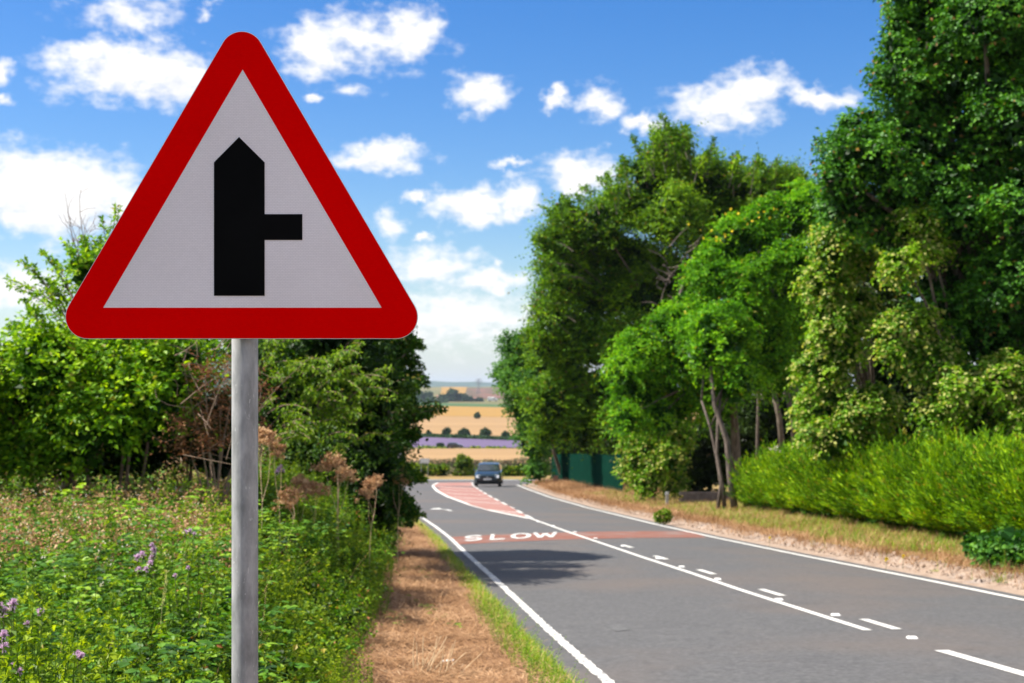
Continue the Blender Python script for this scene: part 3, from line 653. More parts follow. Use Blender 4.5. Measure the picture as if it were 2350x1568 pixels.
def tree(name, label, cat, base, lumps, mat, bark, rng, trunk_r=.2, fork=.3, group=None, lean=0, limbs=True, extra=None, bz=None, **kw):
    bx, by = base; bz = float(bz if bz is not None else zr(by))
    root = empty(name, (bx, by, bz), label, cat, group)
    o3 = np.array([bx, by, bz])
    cm = np.mean([c for c, r in lumps], axis=0); top = max(c[2] for c, r in lumps)
    fk = np.array([bx * .6 + cm[0] * .4 + lean, by * .6 + cm[1] * .4, bz + (top - bz) * fork])
    g = Geo(); tube(g, curve3(o3 - [0, 0, .3], fk, rng.normal(0, trunk_r, 3) * [1, 1, 0], 7), trunk_r * 1.15, trunk_r * .75, n=9)
    if limbs:
        for (c, r) in lumps:
            e = c + rdir(rng, 1)[0] * r * .3
            tube(g, curve3(fk, e, np.array([0, 0, np.linalg.norm(e - fk) * .08]) + rng.normal(0, .2, 3) * r, 7), trunk_r * .42, trunk_r * .07, n=6)
            for _ in range(3):
                d = rdir(rng, 1)[0]; tube(g, curve3(e, e + d * r * .8, rng.normal(0, .08, 3) * r, 4), trunk_r * .10, trunk_r * .03, n=4)
    tr = g.build('trunk', bark, root, smooth=True, origin=o3)
    cg = crown_geo(lumps, rng, mat=None, **kw) if False else crown_geo(lumps, rng, **kw)
    cr = cg.build('crown', mat, root, origin=o3)
    if extra: extra(root, o3)
    return root
rg = np.random.default_rng
def shoots(name, root, o3, specs, Y, leaf, w, k, m, mat, seed, reps=4, jit=8, djit=.4, sag=.08, tone=.5, tr=.012, aspect=.5, tip=.12):
    """long leafy shoots that break the outline: specs = (from, to) as surveyed"""
    g = Geo(); tw = Geo(); rr = rg(seed)
    for (a, b) in specs:
        for j in range(reps):
            ja = rr.normal(0, jit, 2); f_ = 1 - rr.uniform(0, .35) * (j > 0); bb = (a[0] + (b[0] - a[0]) * f_, a[1] + (b[1] - a[1]) * f_); jb = rr.normal(0, jit * .8, 2) * (j > 0)
            p0 = at(a[0] + ja[0], a[1] + ja[1], Y + rr.normal(0, djit)); p1 = at(bb[0] + jb[0], bb[1] + jb[1], Y + rr.normal(0, djit)); L = np.linalg.norm(p1 - p0); c3 = curve3(p0, p1, (0, 0, sag * L), 10); tube(tw, c3, tr, tr * .3, n=4)
            f = np.repeat(.1 + .9 * (np.arange(k) + .5) / k, m); n = len(f); B = np.stack([np.interp(f, np.linspace(0, 1, 10), c3[:, i]) for i in range(3)], -1)
            d = nrm((p1 - p0)[None] / L * .8 + rr.normal(0, .65, (n, 3)) + [0, 0, .05]); P = B + d * rr.random((n, 1)) * w * (1 + tip - f)[:, None]
            leaves(g, P, d + rr.normal(0, .3, (n, 3)) - [0, 0, .2], nrm(rr.normal(0, .5, (n, 3)) + [0, 0, 1]), leaf * rr.uniform(.7, 1.2, n), leaf * aspect, c=np.clip(tone + rr.normal(0, .2), 0, 1), rng=rr)
    o = g.build(name, mat, root, origin=o3); tw.build('shoots', M['bark'], root, origin=o3)
# 1 big maple at the right
Lm = [(2350, 300, 85, -1), (2420, 420, 95, -1), (2300, 210, 70, -1.5), (2330, 520, 80, -1), (2240, 60, 80, -1), (2150, 120, 70, -1), (2400, 150, 90, -1), (2035, 435, 45), (2025, 480, 40), (2120, -20, 80), (2055, 190, 55), (2230, 120, 100), (2400, 380, 110), (2120, 430, 80), (1905, 420, 45), (2175, 40, 100), (2080, 60, 50), (2070, 130, 60), (2310, 130, 125), (2160, 215, 105), (2010, 310, 85), (1960, 380, 80), (2100, 350, 110), (2255, 340, 115), (1955, 480, 72), (2060, 500, 85), (2180, 500, 85), (2330, 430, 90),
      (2200, 640, 95), (2300, 650, 100), (2260, 770, 90), (2160, 730, 50), (2340, 880, 90), (2440, 260, 140), (2440, 560, 140), (2450, 820, 130), (2420, 20, 130), (2300, -70, 130), (2180, -60, 90), (2470, 1000, 110), (2550, 500, 150, 1), (2560, 150, 150, 1)]
r_ = rg(11)
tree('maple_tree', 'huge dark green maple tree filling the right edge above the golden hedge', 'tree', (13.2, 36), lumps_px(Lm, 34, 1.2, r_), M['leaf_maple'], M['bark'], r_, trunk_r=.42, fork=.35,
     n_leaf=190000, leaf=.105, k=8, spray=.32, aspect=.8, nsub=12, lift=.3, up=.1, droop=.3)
# 2 lime with cream bracts, at its left, and low lime boughs
Ll = [(1900, 560, 52), (1935, 640, 42), (1885, 650, 48), (1905, 745, 55), (1880, 850, 48), (1930, 800, 40), (1905, 940, 62), (1985, 930, 50), (1980, 700, 38), (1985, 1000, 55), (1890, 1010, 45), (1975, 590, 35)]
r_ = rg(12)
tree('lime_tree', 'tall narrow lime tree with pale cream blossom between the maple and the bright green tree', 'tree', (10.9, 40.5), lumps_px(Ll, 37, .8, r_), M['leaf_lime'], M['bark'], r_, trunk_r=.2, fork=.3,
     n_leaf=36000, leaf=.11, k=8, spray=.4, aspect=.8, nsub=12, droop=.45, up=-.05, fill=.22)
Ll2 = [(2110, 740, 50), (2085, 800, 40), (2150, 820, 55), (2200, 880, 45), (2290, 870, 50), (2240, 960, 60), (2150, 950, 35), (2330, 980, 55), (2120, 500, 30), (2150, 560, 35), (2060, 600, 35)]
r_ = rg(13)
tree('lime_tree', 'lime tree with cream blossom on low boughs under the dark maple crown', 'tree', (11.0, 33.6), lumps_px(Ll2, 32.5, .6, r_), M['leaf_lime'], M['bark'], r_, trunk_r=.16, fork=.4,
     n_leaf=30000, leaf=.105, k=8, spray=.38, aspect=.8, nsub=11, droop=.4, up=-.05, fill=.15)
# 3 vivid green tree
Lb = [(1840, 455, 40), (1870, 480, 45), (1800, 480, 40), (1760, 520, 62), (1690, 555, 58), (1830, 500, 52), (1645, 620, 55), (1740, 630, 80), (1830, 610, 70), (1700, 700, 60), (1600, 700, 50), (1640, 770, 75), (1740, 780, 70), (1820, 730, 60), (1545, 750, 50),
      (1470, 800, 48), (1430, 850, 38), (1530, 850, 62), (1620, 870, 62), (1700, 860, 55), (1460, 900, 45), (1560, 930, 50), (1640, 940, 45), (1510, 960, 40), (1790, 860, 50), (1430, 960, 35)]
r_ = rg(14)
def blossoms(root, o3):
    g = Geo(); rr = rg(140)
    for (px, py, s) in ((1650, 522, 25), (1715, 505, 25), (1640, 545, 14), (1760, 490, 20), (1585, 720, 10)):
        c = at(px, py, 55.9); n = 6
        leaves(g, c + rr.normal(0, s * 56 / F, (n, 3)) * [1, .8, .6], rdir(rr, n), rdir(rr, n), .14, .12, rng=rr)
    g.build('blossom', M['yellow'], root, origin=o3)
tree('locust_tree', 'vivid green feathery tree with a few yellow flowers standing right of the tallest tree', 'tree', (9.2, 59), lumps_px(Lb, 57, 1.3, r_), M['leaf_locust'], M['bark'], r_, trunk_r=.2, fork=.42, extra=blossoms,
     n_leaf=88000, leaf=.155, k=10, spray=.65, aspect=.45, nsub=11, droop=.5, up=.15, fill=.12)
# 4 tallest: hornbeam
Lh = [(1805, 430, 42, 3), (1845, 470, 45, 3), (1770, 420, 40), (1290, 1005, 34, 26), (1350, 1000, 42, 18), (1410, 1005, 45, 10), (1460, 1020, 40, 6), (1525, 345, 42), (1500, 400, 62), (1570, 410, 70), (1640, 430, 70), (1710, 440, 60), (1765, 450, 40), (1450, 470, 62), (1540, 500, 90), (1640, 530, 85), (1740, 520, 60), (1380, 530, 58), (1300, 500, 38), (1340, 570, 62), (1270, 560, 42),
      (1440, 590, 80), (1290, 640, 52), (1370, 680, 80), (1480, 690, 80), (1560, 640, 70), (1270, 720, 48), (1330, 790, 75), (1430, 800, 70), (1270, 830, 58), (1240, 790, 35), (1340, 900, 75), (1260, 920, 50), (1410, 900, 60), (1310, 965, 58), (1400, 975, 50), (1250, 1000, 30), (1330, 995, 38), (1640, 640, 60), (1880, 470, 40, 6), (1860, 520, 50, 6)]
r_ = rg(15)
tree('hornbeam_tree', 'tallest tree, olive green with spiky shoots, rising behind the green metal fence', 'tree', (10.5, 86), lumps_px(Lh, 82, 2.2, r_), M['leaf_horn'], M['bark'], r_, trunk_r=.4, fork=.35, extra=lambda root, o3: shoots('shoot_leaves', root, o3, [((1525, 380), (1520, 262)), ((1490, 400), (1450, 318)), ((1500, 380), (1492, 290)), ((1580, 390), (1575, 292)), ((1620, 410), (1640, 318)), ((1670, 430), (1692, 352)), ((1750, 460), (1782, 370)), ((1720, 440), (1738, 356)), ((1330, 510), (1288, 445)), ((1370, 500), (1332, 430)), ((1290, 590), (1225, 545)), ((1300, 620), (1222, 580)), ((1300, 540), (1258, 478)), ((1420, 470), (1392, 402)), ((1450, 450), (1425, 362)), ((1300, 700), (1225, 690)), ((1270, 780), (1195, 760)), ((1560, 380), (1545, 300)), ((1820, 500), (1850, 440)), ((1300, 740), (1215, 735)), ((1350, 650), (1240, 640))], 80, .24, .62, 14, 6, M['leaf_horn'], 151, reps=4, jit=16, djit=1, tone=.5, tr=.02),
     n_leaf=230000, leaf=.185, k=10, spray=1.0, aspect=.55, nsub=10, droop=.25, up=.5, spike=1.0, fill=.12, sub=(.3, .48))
Lt = [(1190, 800, 32), (1180, 850, 35), (1210, 880, 42), (1205, 940, 34), (1235, 980, 35), (1215, 1010, 24), (1232, 1040, 22), (1225, 830, 30), (1236, 1080, 18)]
r_ = rg(16)
tree('field_maple_tree', 'small cool green tree leaning out at the left end of the green fence', 'tree', (3.9, 101), lumps_px(Lt, 97, 1.2, r_), M['leaf_teal'], M['bark'], r_, trunk_r=.14, fork=.3,
     n_leaf=20000, leaf=.22, k=8, spray=.8, aspect=.7, nsub=10, droop=.2, up=.1)
# 5 the dark wood behind the vivid tree and below it
Lu = [(1480, 1000, 60, 3), (1560, 1020, 60), (1640, 1010, 60), (1730, 980, 70), (1820, 960, 70), (1700, 1080, 60), (1600, 1090, 50), (1790, 1080, 60), (1880, 1040, 60), (1960, 1060, 60), (1850, 850, 70, 6), (1760, 880, 80, 8), (1840, 740, 70, 8), (1900, 900, 60, 6), (1700, 760, 80, 9), (1780, 680, 80, 9), (1660, 900, 80, 9)]
r_ = rg(17)
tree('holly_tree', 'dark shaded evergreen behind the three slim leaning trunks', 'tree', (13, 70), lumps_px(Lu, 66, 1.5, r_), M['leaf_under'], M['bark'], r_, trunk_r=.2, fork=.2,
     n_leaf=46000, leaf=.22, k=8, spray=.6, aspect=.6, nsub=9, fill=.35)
Lf = [(1290, 985, 32), (1330, 1000, 34), (1370, 1015, 34), (1410, 1020, 36), (1300, 1020, 26), (1345, 1040, 22), (1390, 1050, 22), (1430, 1050, 30), (1275, 1030, 16), (1320, 960, 36), (1380, 970, 40)]
r_ = rg(181)
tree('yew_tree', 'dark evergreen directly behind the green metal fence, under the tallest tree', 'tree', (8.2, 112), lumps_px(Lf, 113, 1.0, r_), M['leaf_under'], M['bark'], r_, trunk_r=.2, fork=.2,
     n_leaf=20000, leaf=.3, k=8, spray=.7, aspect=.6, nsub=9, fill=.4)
Lu2 = [(2000, 700, 90), (2060, 850, 110), (2180, 950, 110), (2300, 1000, 110), (2080, 1000, 90), (2420, 1000, 120), (2050, 620, 80), (2400, 700, 150), (2250, 600, 150), (2550, 900, 150)]
r_ = rg(18)
tree('yew_tree', 'black green yew in deep shade behind the limes and the golden hedge', 'tree', (15, 44), lumps_px(Lu2, 42, 1.0, r_), M['leaf_under'], M['bark'], r_, trunk_r=.3, fork=.3,
     n_leaf=42000, leaf=.18, k=8, spray=.5, aspect=.5, nsub=9, fill=.4)
Lw = [(1490, 920, 32), (1510, 980, 38), (1480, 1030, 32), (1530, 1050, 34), (1500, 1090, 28), (1462, 1080, 26), (1450, 1020, 24), (1560, 1000, 30), (1480, 1110, 20), (1545, 1105, 24)]
r_ = rg(19)
tree('lime_sapling', 'small lime with cream blossom beside the right end of the green fence', 'tree', (6.2, 62), lumps_px(Lw, 60, .6, r_), M['leaf_lime'], M['bark'], r_, trunk_r=.08, fork=.2,
     n_leaf=17000, leaf=.15, k=8, spray=.5, aspect=.7, nsub=9, droop=.3, up=.1)
# slim leaning trunks with a thin top
for (pts, rr0, lab) in ((((1688, 1187), (1676, 1100), (1668, 1010), (1640, 930), (1632, 862)), .13, 'thickest of three slim leaning trunks left of the golden hedge'),
                       (((1665, 1184), (1657, 1110), (1645, 1040), (1648, 960), (1655, 900)), .085, 'middle one of three slim trunks left of the golden hedge'),
                       (((1646, 1178), (1655, 1110), (1645, 1050), (1630, 980), (1610, 920)), .075, 'greyest, leftmost of three slim trunks left of the golden hedge'),
                       (((1738, 1120), (1738, 1000), (1741, 880), (1735, 800)), .08, 'straight slim trunk standing in the shade behind the golden hedge')):
    Yb = 48.5 if pts[0][0] != 1738 else 60
    P = [at(px, py, Yb + i * .15) for i, (px, py) in enumerate(pts)]; b0 = P[0].copy()
    gz = float(zr_at(b0[0], b0[1])); P[0][2] = gz - .1
    root = empty('slim_tree', (b0[0], b0[1], gz), lab, 'tree', 'slim trunks at the wood edge'); o3 = np.array([b0[0], b0[1], gz])
    g = Geo(); tube(g, P, rr0, rr0 * .5, n=9)
    tp = P[-1]; q = tp + np.array([rnd.uniform(-.3, .3), .3, 1.6]); tube(g, curve3(tp, q, (0, 0, .1), 4), rr0 * .5, rr0 * .2, n=6)
    tube(g, curve3(P[-2], P[-2] + np.array([.7, .2, 1.2]), (0, 0, .1), 4), rr0 * .35, rr0 * .1, n=5)
    g.build('trunk', M['barkpale'], root, smooth=True, origin=o3)
    r_ = rg(int(pts[0][0])); cg = crown_geo([(q, .7), (P[-2] + np.array([.7, .2, 1.3]), .5)], r_, 1500, .15, k=8, spray=.4, nsub=6)
    cg.build('crown', M['leaf_locust'], root, origin=o3)
# pale stems inside the wood, right of the slim trunks
for k, (x, x2) in enumerate(((1805, 1760), (1835, 1790), (1862, 1810))):
    b0 = at(x, 1085, 63 + k); P = [b0, at((x + x2) / 2 + 6, 960, 63 + k), at(x2, 820, 63 + k)]; gz = float(zr_at(b0[0], b0[1])); o3 = np.array([b0[0], b0[1], gz]); P[0][2] = gz - .1
    root = empty('slim_tree', o3, ('leftmost', 'middle', 'rightmost')[k] + ' of three brown stems slanting inside the dark wood right of the bright green tree', 'tree', 'slim trunks at the wood edge')
    g = Geo(); tube(g, P, .16, .09, n=8); g.build('trunk', M['bark'], root, smooth=True, origin=o3)
    cg = crown_geo([(P[-1], 1.0)], rg(50 + k), 1200, .2, k=8, spray=.5, nsub=6); cg.build('crown', M['leaf_under'], root, origin=o3)
# dead pale branches in front of the hornbeam
b0 = at(1600, 1150, 66); gz = float(zr_at(b0[0], b0[1])); o3 = np.array([b0[0], b0[1], gz])
root = empty('dead_tree', o3, 'bare grey dead branches showing between the tallest tree and the vivid green tree', 'dead tree'); g = Geo()
tube(g, [o3 - [0, 0, .1], at(1580, 900, 66), at(1555, 700, 65), at(1570, 640, 65), at(1590, 590, 65)], .12, .04, n=7); r_ = rg(60)
for k in range(46):
    s = at(r_.uniform(1500, 1610), r_.uniform(560, 800), 65 + r_.uniform(-.6, .6)); tube(g, curve3(s, s + np.array([r_.uniform(-1, .9), 0, r_.uniform(-.4, 1.1)]), r_.normal(0, .1, 3), 4), .03, .008, n=4)
g.build('trunk', M['barkpale'], root, origin=o3)

# golden conifer hedge
def hedge():
    P0 = np.array([7.8, 50.0]); P1 = np.array([8.9, 25.0]); P2 = np.array([9.9, 14.0])
    root = empty('conifer_hedge', (8.6, 30, zr_at(8.6, 30.)), 'long loose golden green conifer hedge beside the right verge', 'hedge'); o3 = np.array(root.location); r_ = rg(21)
    g = Geo(); st = Geo(); n = 30000; s = r_.random(n) ** .75 * 36
    s = np.where(s > 36, 36, s)
    def axis(s):
        Y = 50 - s; X = np.interp(Y, [14, 25, 50], [11.4, 10.1, 8.75]); return X, Y
    X, Y = axis(s); a = r_.uniform(-.25 * math.pi, 1.1 * math.pi, n)      # around the section; -x side faces the road
    prof = .85 + .22 * np.sin(s * 1.9) + .16 * np.sin(s * 4.3 + 1) + .1 * np.sin(s * 9.1)
    H = (1.55 + .12 * ss(0, 8, s) - .18 * ss(12, 24, s)) * (.9 + .10 * np.sin(s * 1.1) + .12 * np.sin(s * 2.9 + 2)) * np.clip(s / 1.8, .25, 1) ** .5; Wd = 1.15 * prof * np.clip(s / 1.6 + .1, .2, 1) ** .5
    rr = r_.uniform(.72, 1.04, n)
    rr = rr * (1 + .13 * np.sin(s * 7 + a * 5) + .1 * np.sin(s * 15 - a * 8)); px = X - np.cos(a) * Wd * rr; pz = zr_at(X, Y) + .12 + np.maximum(0, H * (.45 + .55 * np.sin(a)) * rr)
    py = Y + r_.normal(0, .1, n)
    d = nrm(np.stack([-np.cos(a), r_.normal(0, .35, n), np.sin(a) * .7 + .8], -1))
    k = 7; L = r_.uniform(.22, .5, n); tt = (np.arange(k) + .5) / k
    P = np.stack([px, py, pz], -1)[:, None] + d[:, None] * (L[:, None] * tt)[..., None]
    side = nrm(np.cross(d, np.array([0, 0, 1.]) + rdir(r_, n) * .6)); sg = np.where(np.arange(k) % 2, 1, -1)[None, :, None]
    A = d[:, None] * .9 + side[:, None] * sg * .55 + r_.normal(0, .15, P.shape); Nn = np.cross(d, side)[:, None] + r_.normal(0, .5, P.shape)
    cl = np.repeat(np.clip(.5 + .3 * np.sin(s * 2.3 + pz * 3) + r_.normal(0, .2, n), 0, 1), k); m = n * k
    leaves(g, P.reshape(-1, 3), A.reshape(-1, 3), Nn.reshape(-1, 3), .15 * r_.uniform(.7, 1.3, m), .038, c=cl, rng=r_, fold=.05, curl=.05)
    # inner leaves darkened, the shade inside put into their tone; then stems
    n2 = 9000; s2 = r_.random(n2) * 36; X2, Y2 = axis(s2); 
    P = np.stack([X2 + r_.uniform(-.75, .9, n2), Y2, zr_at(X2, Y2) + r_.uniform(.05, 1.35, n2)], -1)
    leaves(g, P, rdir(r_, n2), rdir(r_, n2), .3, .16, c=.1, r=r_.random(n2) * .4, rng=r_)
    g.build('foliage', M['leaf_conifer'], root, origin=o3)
    for q in np.arange(.6, 36, .8):
        x, y = axis(q); z = zr_at(x, y); tube(st, curve3((x, y, z - .1), (x + r_.uniform(-.2, .2), y + r_.uniform(-.2, .2), z + 1.5), (0, 0, 0), 4), .04, .015, n=5)
    st.build('stems', M['bark'], root, origin=o3)['kind'] = 'stuff'
hedge()
# dark leaved laurel at the right end of the verge
c = [(at(2290, 1262, 23.5), .35), (at(2350, 1265, 23), .38), (at(2240, 1262, 24.5), .2), (at(2420, 1270, 22.5), .4)]
r_ = rg(22); z0 = float(zr_at(8.2, 23.4))
tree('laurel_bush', 'low dark green broad leaved bush at the foot of the golden hedge', 'bush', (8.2, 23.3), c, M['leaf_teal'], M['bark'], r_, bz=z0, trunk_r=.04, fork=.3, n_leaf=4500, leaf=.11, k=6, spray=.2, aspect=.7, nsub=9)

# left hand shrubs ---------------------------------------------------------
r_ = rg(31)
La = [(50, 860, 85), (160, 850, 85), (40, 900, 90), (170, 900, 100), (280, 830, 85), (370, 860, 80), (300, 960, 80), (430, 830, 55), (60, 1000, 85), (200, 1010, 70), (230, 740, 45), (270, 700, 38), (330, 740, 80), (-60, 880, 110), (-120, 980, 110), (400, 960, 55), (400, 900, 48, -1), (440, 830, 36, -1), (250, 640, 32), (0, 1030, 60), (-90, 1040, 80), (60, 1050, 50), (130, 1050, 50)]
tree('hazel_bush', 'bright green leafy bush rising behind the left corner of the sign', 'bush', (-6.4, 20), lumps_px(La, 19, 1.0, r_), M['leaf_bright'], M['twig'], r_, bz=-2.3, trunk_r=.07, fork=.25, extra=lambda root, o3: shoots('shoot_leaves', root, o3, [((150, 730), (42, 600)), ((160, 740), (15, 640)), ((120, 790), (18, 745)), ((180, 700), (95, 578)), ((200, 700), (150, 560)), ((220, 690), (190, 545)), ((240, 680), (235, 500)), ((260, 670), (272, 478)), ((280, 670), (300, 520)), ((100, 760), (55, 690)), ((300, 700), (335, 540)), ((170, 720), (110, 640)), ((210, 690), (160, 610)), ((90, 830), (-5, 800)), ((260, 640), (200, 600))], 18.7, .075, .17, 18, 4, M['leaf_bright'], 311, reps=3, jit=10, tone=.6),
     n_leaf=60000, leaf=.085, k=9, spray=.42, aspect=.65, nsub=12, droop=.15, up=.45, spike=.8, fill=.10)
# bare twigs over it
root = empty('bare_shrub', (-5.7, 19.4, -2.3), 'thin leafless grey twigs sticking up above the left bush against the cloud', 'shrub'); o3 = np.array(root.location); g = Geo()
for k in range(26):
    s = at(r_.uniform(190, 320), r_.uniform(600, 700), 18.5 + r_.uniform(0, 1)); e = s + np.array([r_.uniform(-.5, .4), r_.uniform(-.2, .2), r_.uniform(.45, 1.15)])
    c3 = curve3(s, e, r_.normal(0, .08, 3), 6); tube(g, c3, .007, .0025, n=4)
    for j in (2, 3, 4):
        f = c3[j] + np.array([r_.uniform(-.25, .25), 0, r_.uniform(.05, .3)]); tube(g, curve3(c3[j], f, r_.normal(0, .02, 3), 3), .004, .002, n=3)
for k in range(5): tube(g, curve3(o3 + [k * .1, 0, 0], at(200 + k * 28, 650, 19), r_.normal(0, .2, 3), 6), .03, .008, n=5)
g.build('branches', M['twig'], root, origin=o3)
r_ = rg(32)
def tangle(root, o3):
    g = Geo(); rr = rg(330)
    for k in range(60):
        a = at(rr.uniform(400, 600), rr.uniform(800, 1060), 17.2 + rr.normal(0, .4)); b = a + rr.normal(0, .35, 3) + [0, 0, .15]; tube(g, curve3(a, b, rr.normal(0, .06, 3), 4), .006, .002, n=3)
    o = g.build('twigs', M['twig'], root, origin=o3); o['kind'] = 'stuff'
Lr = [(480, 870, 30), (500, 930, 34), (450, 980, 34), (490, 1030, 36), (535, 860, 32), (545, 930, 34), (540, 1000, 35), (420, 1035, 28)]
tree('dead_leaved_bush', 'bush with rust brown dead leaves just left of the sign pole', 'bush', (-3.7, 17.6), lumps_px(Lr, 17.4, .5, r_), M['rust_leaf'], M['twig'], r_, bz=-2.25, trunk_r=.05, fork=.2,
     n_leaf=2300, leaf=.06, k=7, spray=.35, aspect=.4, nsub=9, up=.1, droop=.3, fill=.0, extra=tangle)
Ld = [(420, 1000, 60), (330, 1030, 60), (480, 960, 60), (250, 1040, 50), (500, 1050, 50), (400, 920, 60)]
r_ = rg(33)
tree('elder_bush', 'dark hollow shrub in shade at the foot of the bright bush', 'bush', (-4.6, 20.5), lumps_px(Ld, 20, .5, r_), M['leaf_under'], M['twig'], r_, bz=-2.3, trunk_r=.06, fork=.2,
     n_leaf=9000, leaf=.09, k=7, spray=.35, nsub=9, fill=.3)
r_ = rg(34)
Lz = [(640, 760, 80), (740, 740, 85), (840, 750, 75), (875, 790, 42), (640, 860, 75), (730, 850, 80), (820, 860, 75), (865, 860, 50), (650, 960, 70), (740, 950, 75), (830, 960, 75), (868, 950, 45), (890, 880, 30), (690, 1040, 60), (790, 1050, 70), (850, 1050, 55), (895, 1010, 26),
      (850, 1120, 48), (885, 1110, 30), (700, 650, 80), (800, 660, 60), (620, 700, 60), (880, 1160, 32), (800, 1110, 45), (870, 1180, 35), (890, 1150, 26), (885, 1060, 32), (560, 800, 60), (720, 800, 80, -3), (800, 800, 70, -4), (700, 720, 70, -5), (860, 900, 60, -4), (820, 1000, 60, -4), (780, 680, 45, -3), (860, 1080, 40, -4), (760, 620, 40), (880, 740, 35), (905, 820, 20)]
def boughs(root, o3):
    # long drooping boughs of leaves reaching over the road and towards the sign
    g = Geo(); tw = Geo(); rr = rg(340)
    def bough(p0, p1, sag, leaf, k, w, tone=.5, n_sub=5):
        c3 = curve3(p0, p1, (0, 0, sag), 12); tube(tw, c3, .012, .003, n=4)
        L = np.linalg.norm(p1 - p0)
        for j in range(k):
            f = .12 + .88 * j / k; b = np.array([np.interp(f, np.linspace(0, 1, 12), c3[:, i]) for i in range(3)])
            m = n_sub; d = nrm((p1 - p0)[None] / L * .7 + rr.normal(0, .6, (m, 3)) + [0, 0, -.1]); tt = rr.random((m, 1))
            leaves(g, b + d * tt * w * (1.2 - f), d + rr.normal(0, .3, (m, 3)) + [0, 0, -.5], nrm(rr.normal(0, .5, (m, 3)) + [0, 0, 1]), leaf * rr.uniform(.7, 1.2, m), leaf * .5, c=tone, rng=rr)
    for (a, b, sg) in (((850, 985), (1012, 936), .10), ((860, 1080), (962, 1104), .15), ((900, 820), (975, 845), .1), ((880, 800), (945, 778), .08), ((900, 1150), (952, 1165), .1), ((900, 930), (960, 905), .08), ((880, 880), (985, 868), .06), ((890, 1030), (945, 1030), .06), ((890, 1180), (945, 1208), .1)):
        for j in range(5):
            ja = rr.normal(0, 9, 2); jb = rr.normal(0, 7, 2)
            bough(at(a[0] + ja[0], a[1] + ja[1], 27 + rr.normal(0, .3)), at(b[0] - abs(jb[0]) * 2 * (j > 0), b[1] + jb[1], 26.5 + rr.normal(0, .3)), sg, .085, 26, .16, tone=.25)
    for k in range(60):
        a = at(rr.uniform(600, 820), rr.uniform(800, 1030), 22.6); b = a + np.array([rr.uniform(.3, .9), rr.uniform(-1.6, -.5), rr.uniform(-.15, .35)])
        bough(a, b, .12, .075, 18, .14, tone=.95, n_sub=4)  # light leaf tone makes these boughs look sunlit by colour
    g.build('bough_leaves', M['leaf_hazel'], root, origin=o3); tw.build('boughs', M['twig'], root, origin=o3)['kind'] = 'stuff'
    shoots('shoot_leaves', root, o3, [((860, 760), (950, 775)), ((870, 900), (940, 905)), ((870, 1060), (945, 1075)), ((870, 1130), (940, 1150)), ((880, 1000), (1022, 934)), ((890, 1080), (972, 1102)), ((900, 810), (962, 782)), ((900, 870), (965, 860)), ((900, 1010), (958, 1000)), ((905, 1190), (952, 1172)), ((900, 940), (950, 925)), ((890, 960), (990, 950))], 27, .09, .22, 26, 6, M['leaf_hazel'], 349, reps=6, jit=10, tone=.4, sag=.04)
    for Yk, sd in ((23.5, 1), (25.5, 2), (27.5, 3)): shoots('shoot_leaves', root, o3, [((700, 760), (720, 640)), ((760, 760), (790, 625)), ((820, 800), (850, 700)), ((860, 900), (905, 830))], Yk, .09, .16, 16, 5, M['leaf_hazel'], 340 + sd, reps=3, jit=12)  # added shoots, hidden behind the sign, to cast streaked shadows on the road
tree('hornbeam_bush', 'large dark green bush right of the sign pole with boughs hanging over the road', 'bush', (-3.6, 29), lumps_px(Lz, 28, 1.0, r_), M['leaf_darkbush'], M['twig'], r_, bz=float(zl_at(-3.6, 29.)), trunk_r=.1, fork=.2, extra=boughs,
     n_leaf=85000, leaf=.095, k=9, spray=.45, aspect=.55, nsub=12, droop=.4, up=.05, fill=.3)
r_ = rg(35)
Lq = [(880, 1080, 26), (905, 1120, 26), (890, 1150, 24), (900, 1060, 20)]
# wooded hill at the left, far off
def wood(name, label, pts, Y, leaf, n, seed, dz=0):
    rr = rg(seed); L = [(at(px, py, Y + dy), r * Y / F) for (px, py, r, dy) in pts]
    g = crown_geo(L, rr, n, leaf, k=5, spray=leaf * 1.5, nsub=10, aspect=.8, fill=.3, sub=(.25, .42))
    o = g.build(name, M['far_leaf']); tag(o, label, kind='stuff'); return o
g = Geo(); V = []; T = []
px_s = np.array([-1400, -600, 0, 300, 600, 800, 900, 960, 1000, 1030]); ht = np.array([926, 860, 815, 800, 800, 815, 850, 890, 915, 928])
for x, h in zip(px_s, ht):
    b = at(x, h + 12, 2300); V += [(b[0] * .88, 2050, -25.5), (b[0], 2300, b[2]), (b[0] * 1.2, 2800, -25.5)]
for i in range(len(px_s) - 1):
    a = i * 3; T += [(a, a + 3, a + 4), (a, a + 4, a + 1), (a + 1, a + 4, a + 5), (a + 1, a + 5, a + 2)]
g.add(V, T); tag(g.build('hill', M['bluehill']), 'wooded hill behind the left bushes', kind='structure')
pts = []
rr = rg(70)
for k in range(260):
    x = rr.uniform(-500, 1012); top = np.interp(x, px_s, ht); y = top + rr.random() ** 1.5 * (932 - top); pts.append((x, y + 8, rr.uniform(6, 12), (932 - y) * 2.0 - 120))
wood('far_wood', 'dark blue green wood on the hill behind the left bushes', pts, 2150, 3.4, 34000, 71)
wood('far_wood', 'low dark wood in front of the small golden field', [(x, y, r, 0) for x, y, r in ((1015, 916, 6), (1028, 914, 7), (1040, 905, 8), (1052, 914, 7), (1064, 917, 6), (1078, 920, 5), (1100, 922, 4), (1042, 917, 7))], 2200, 3.6, 2600, 72)
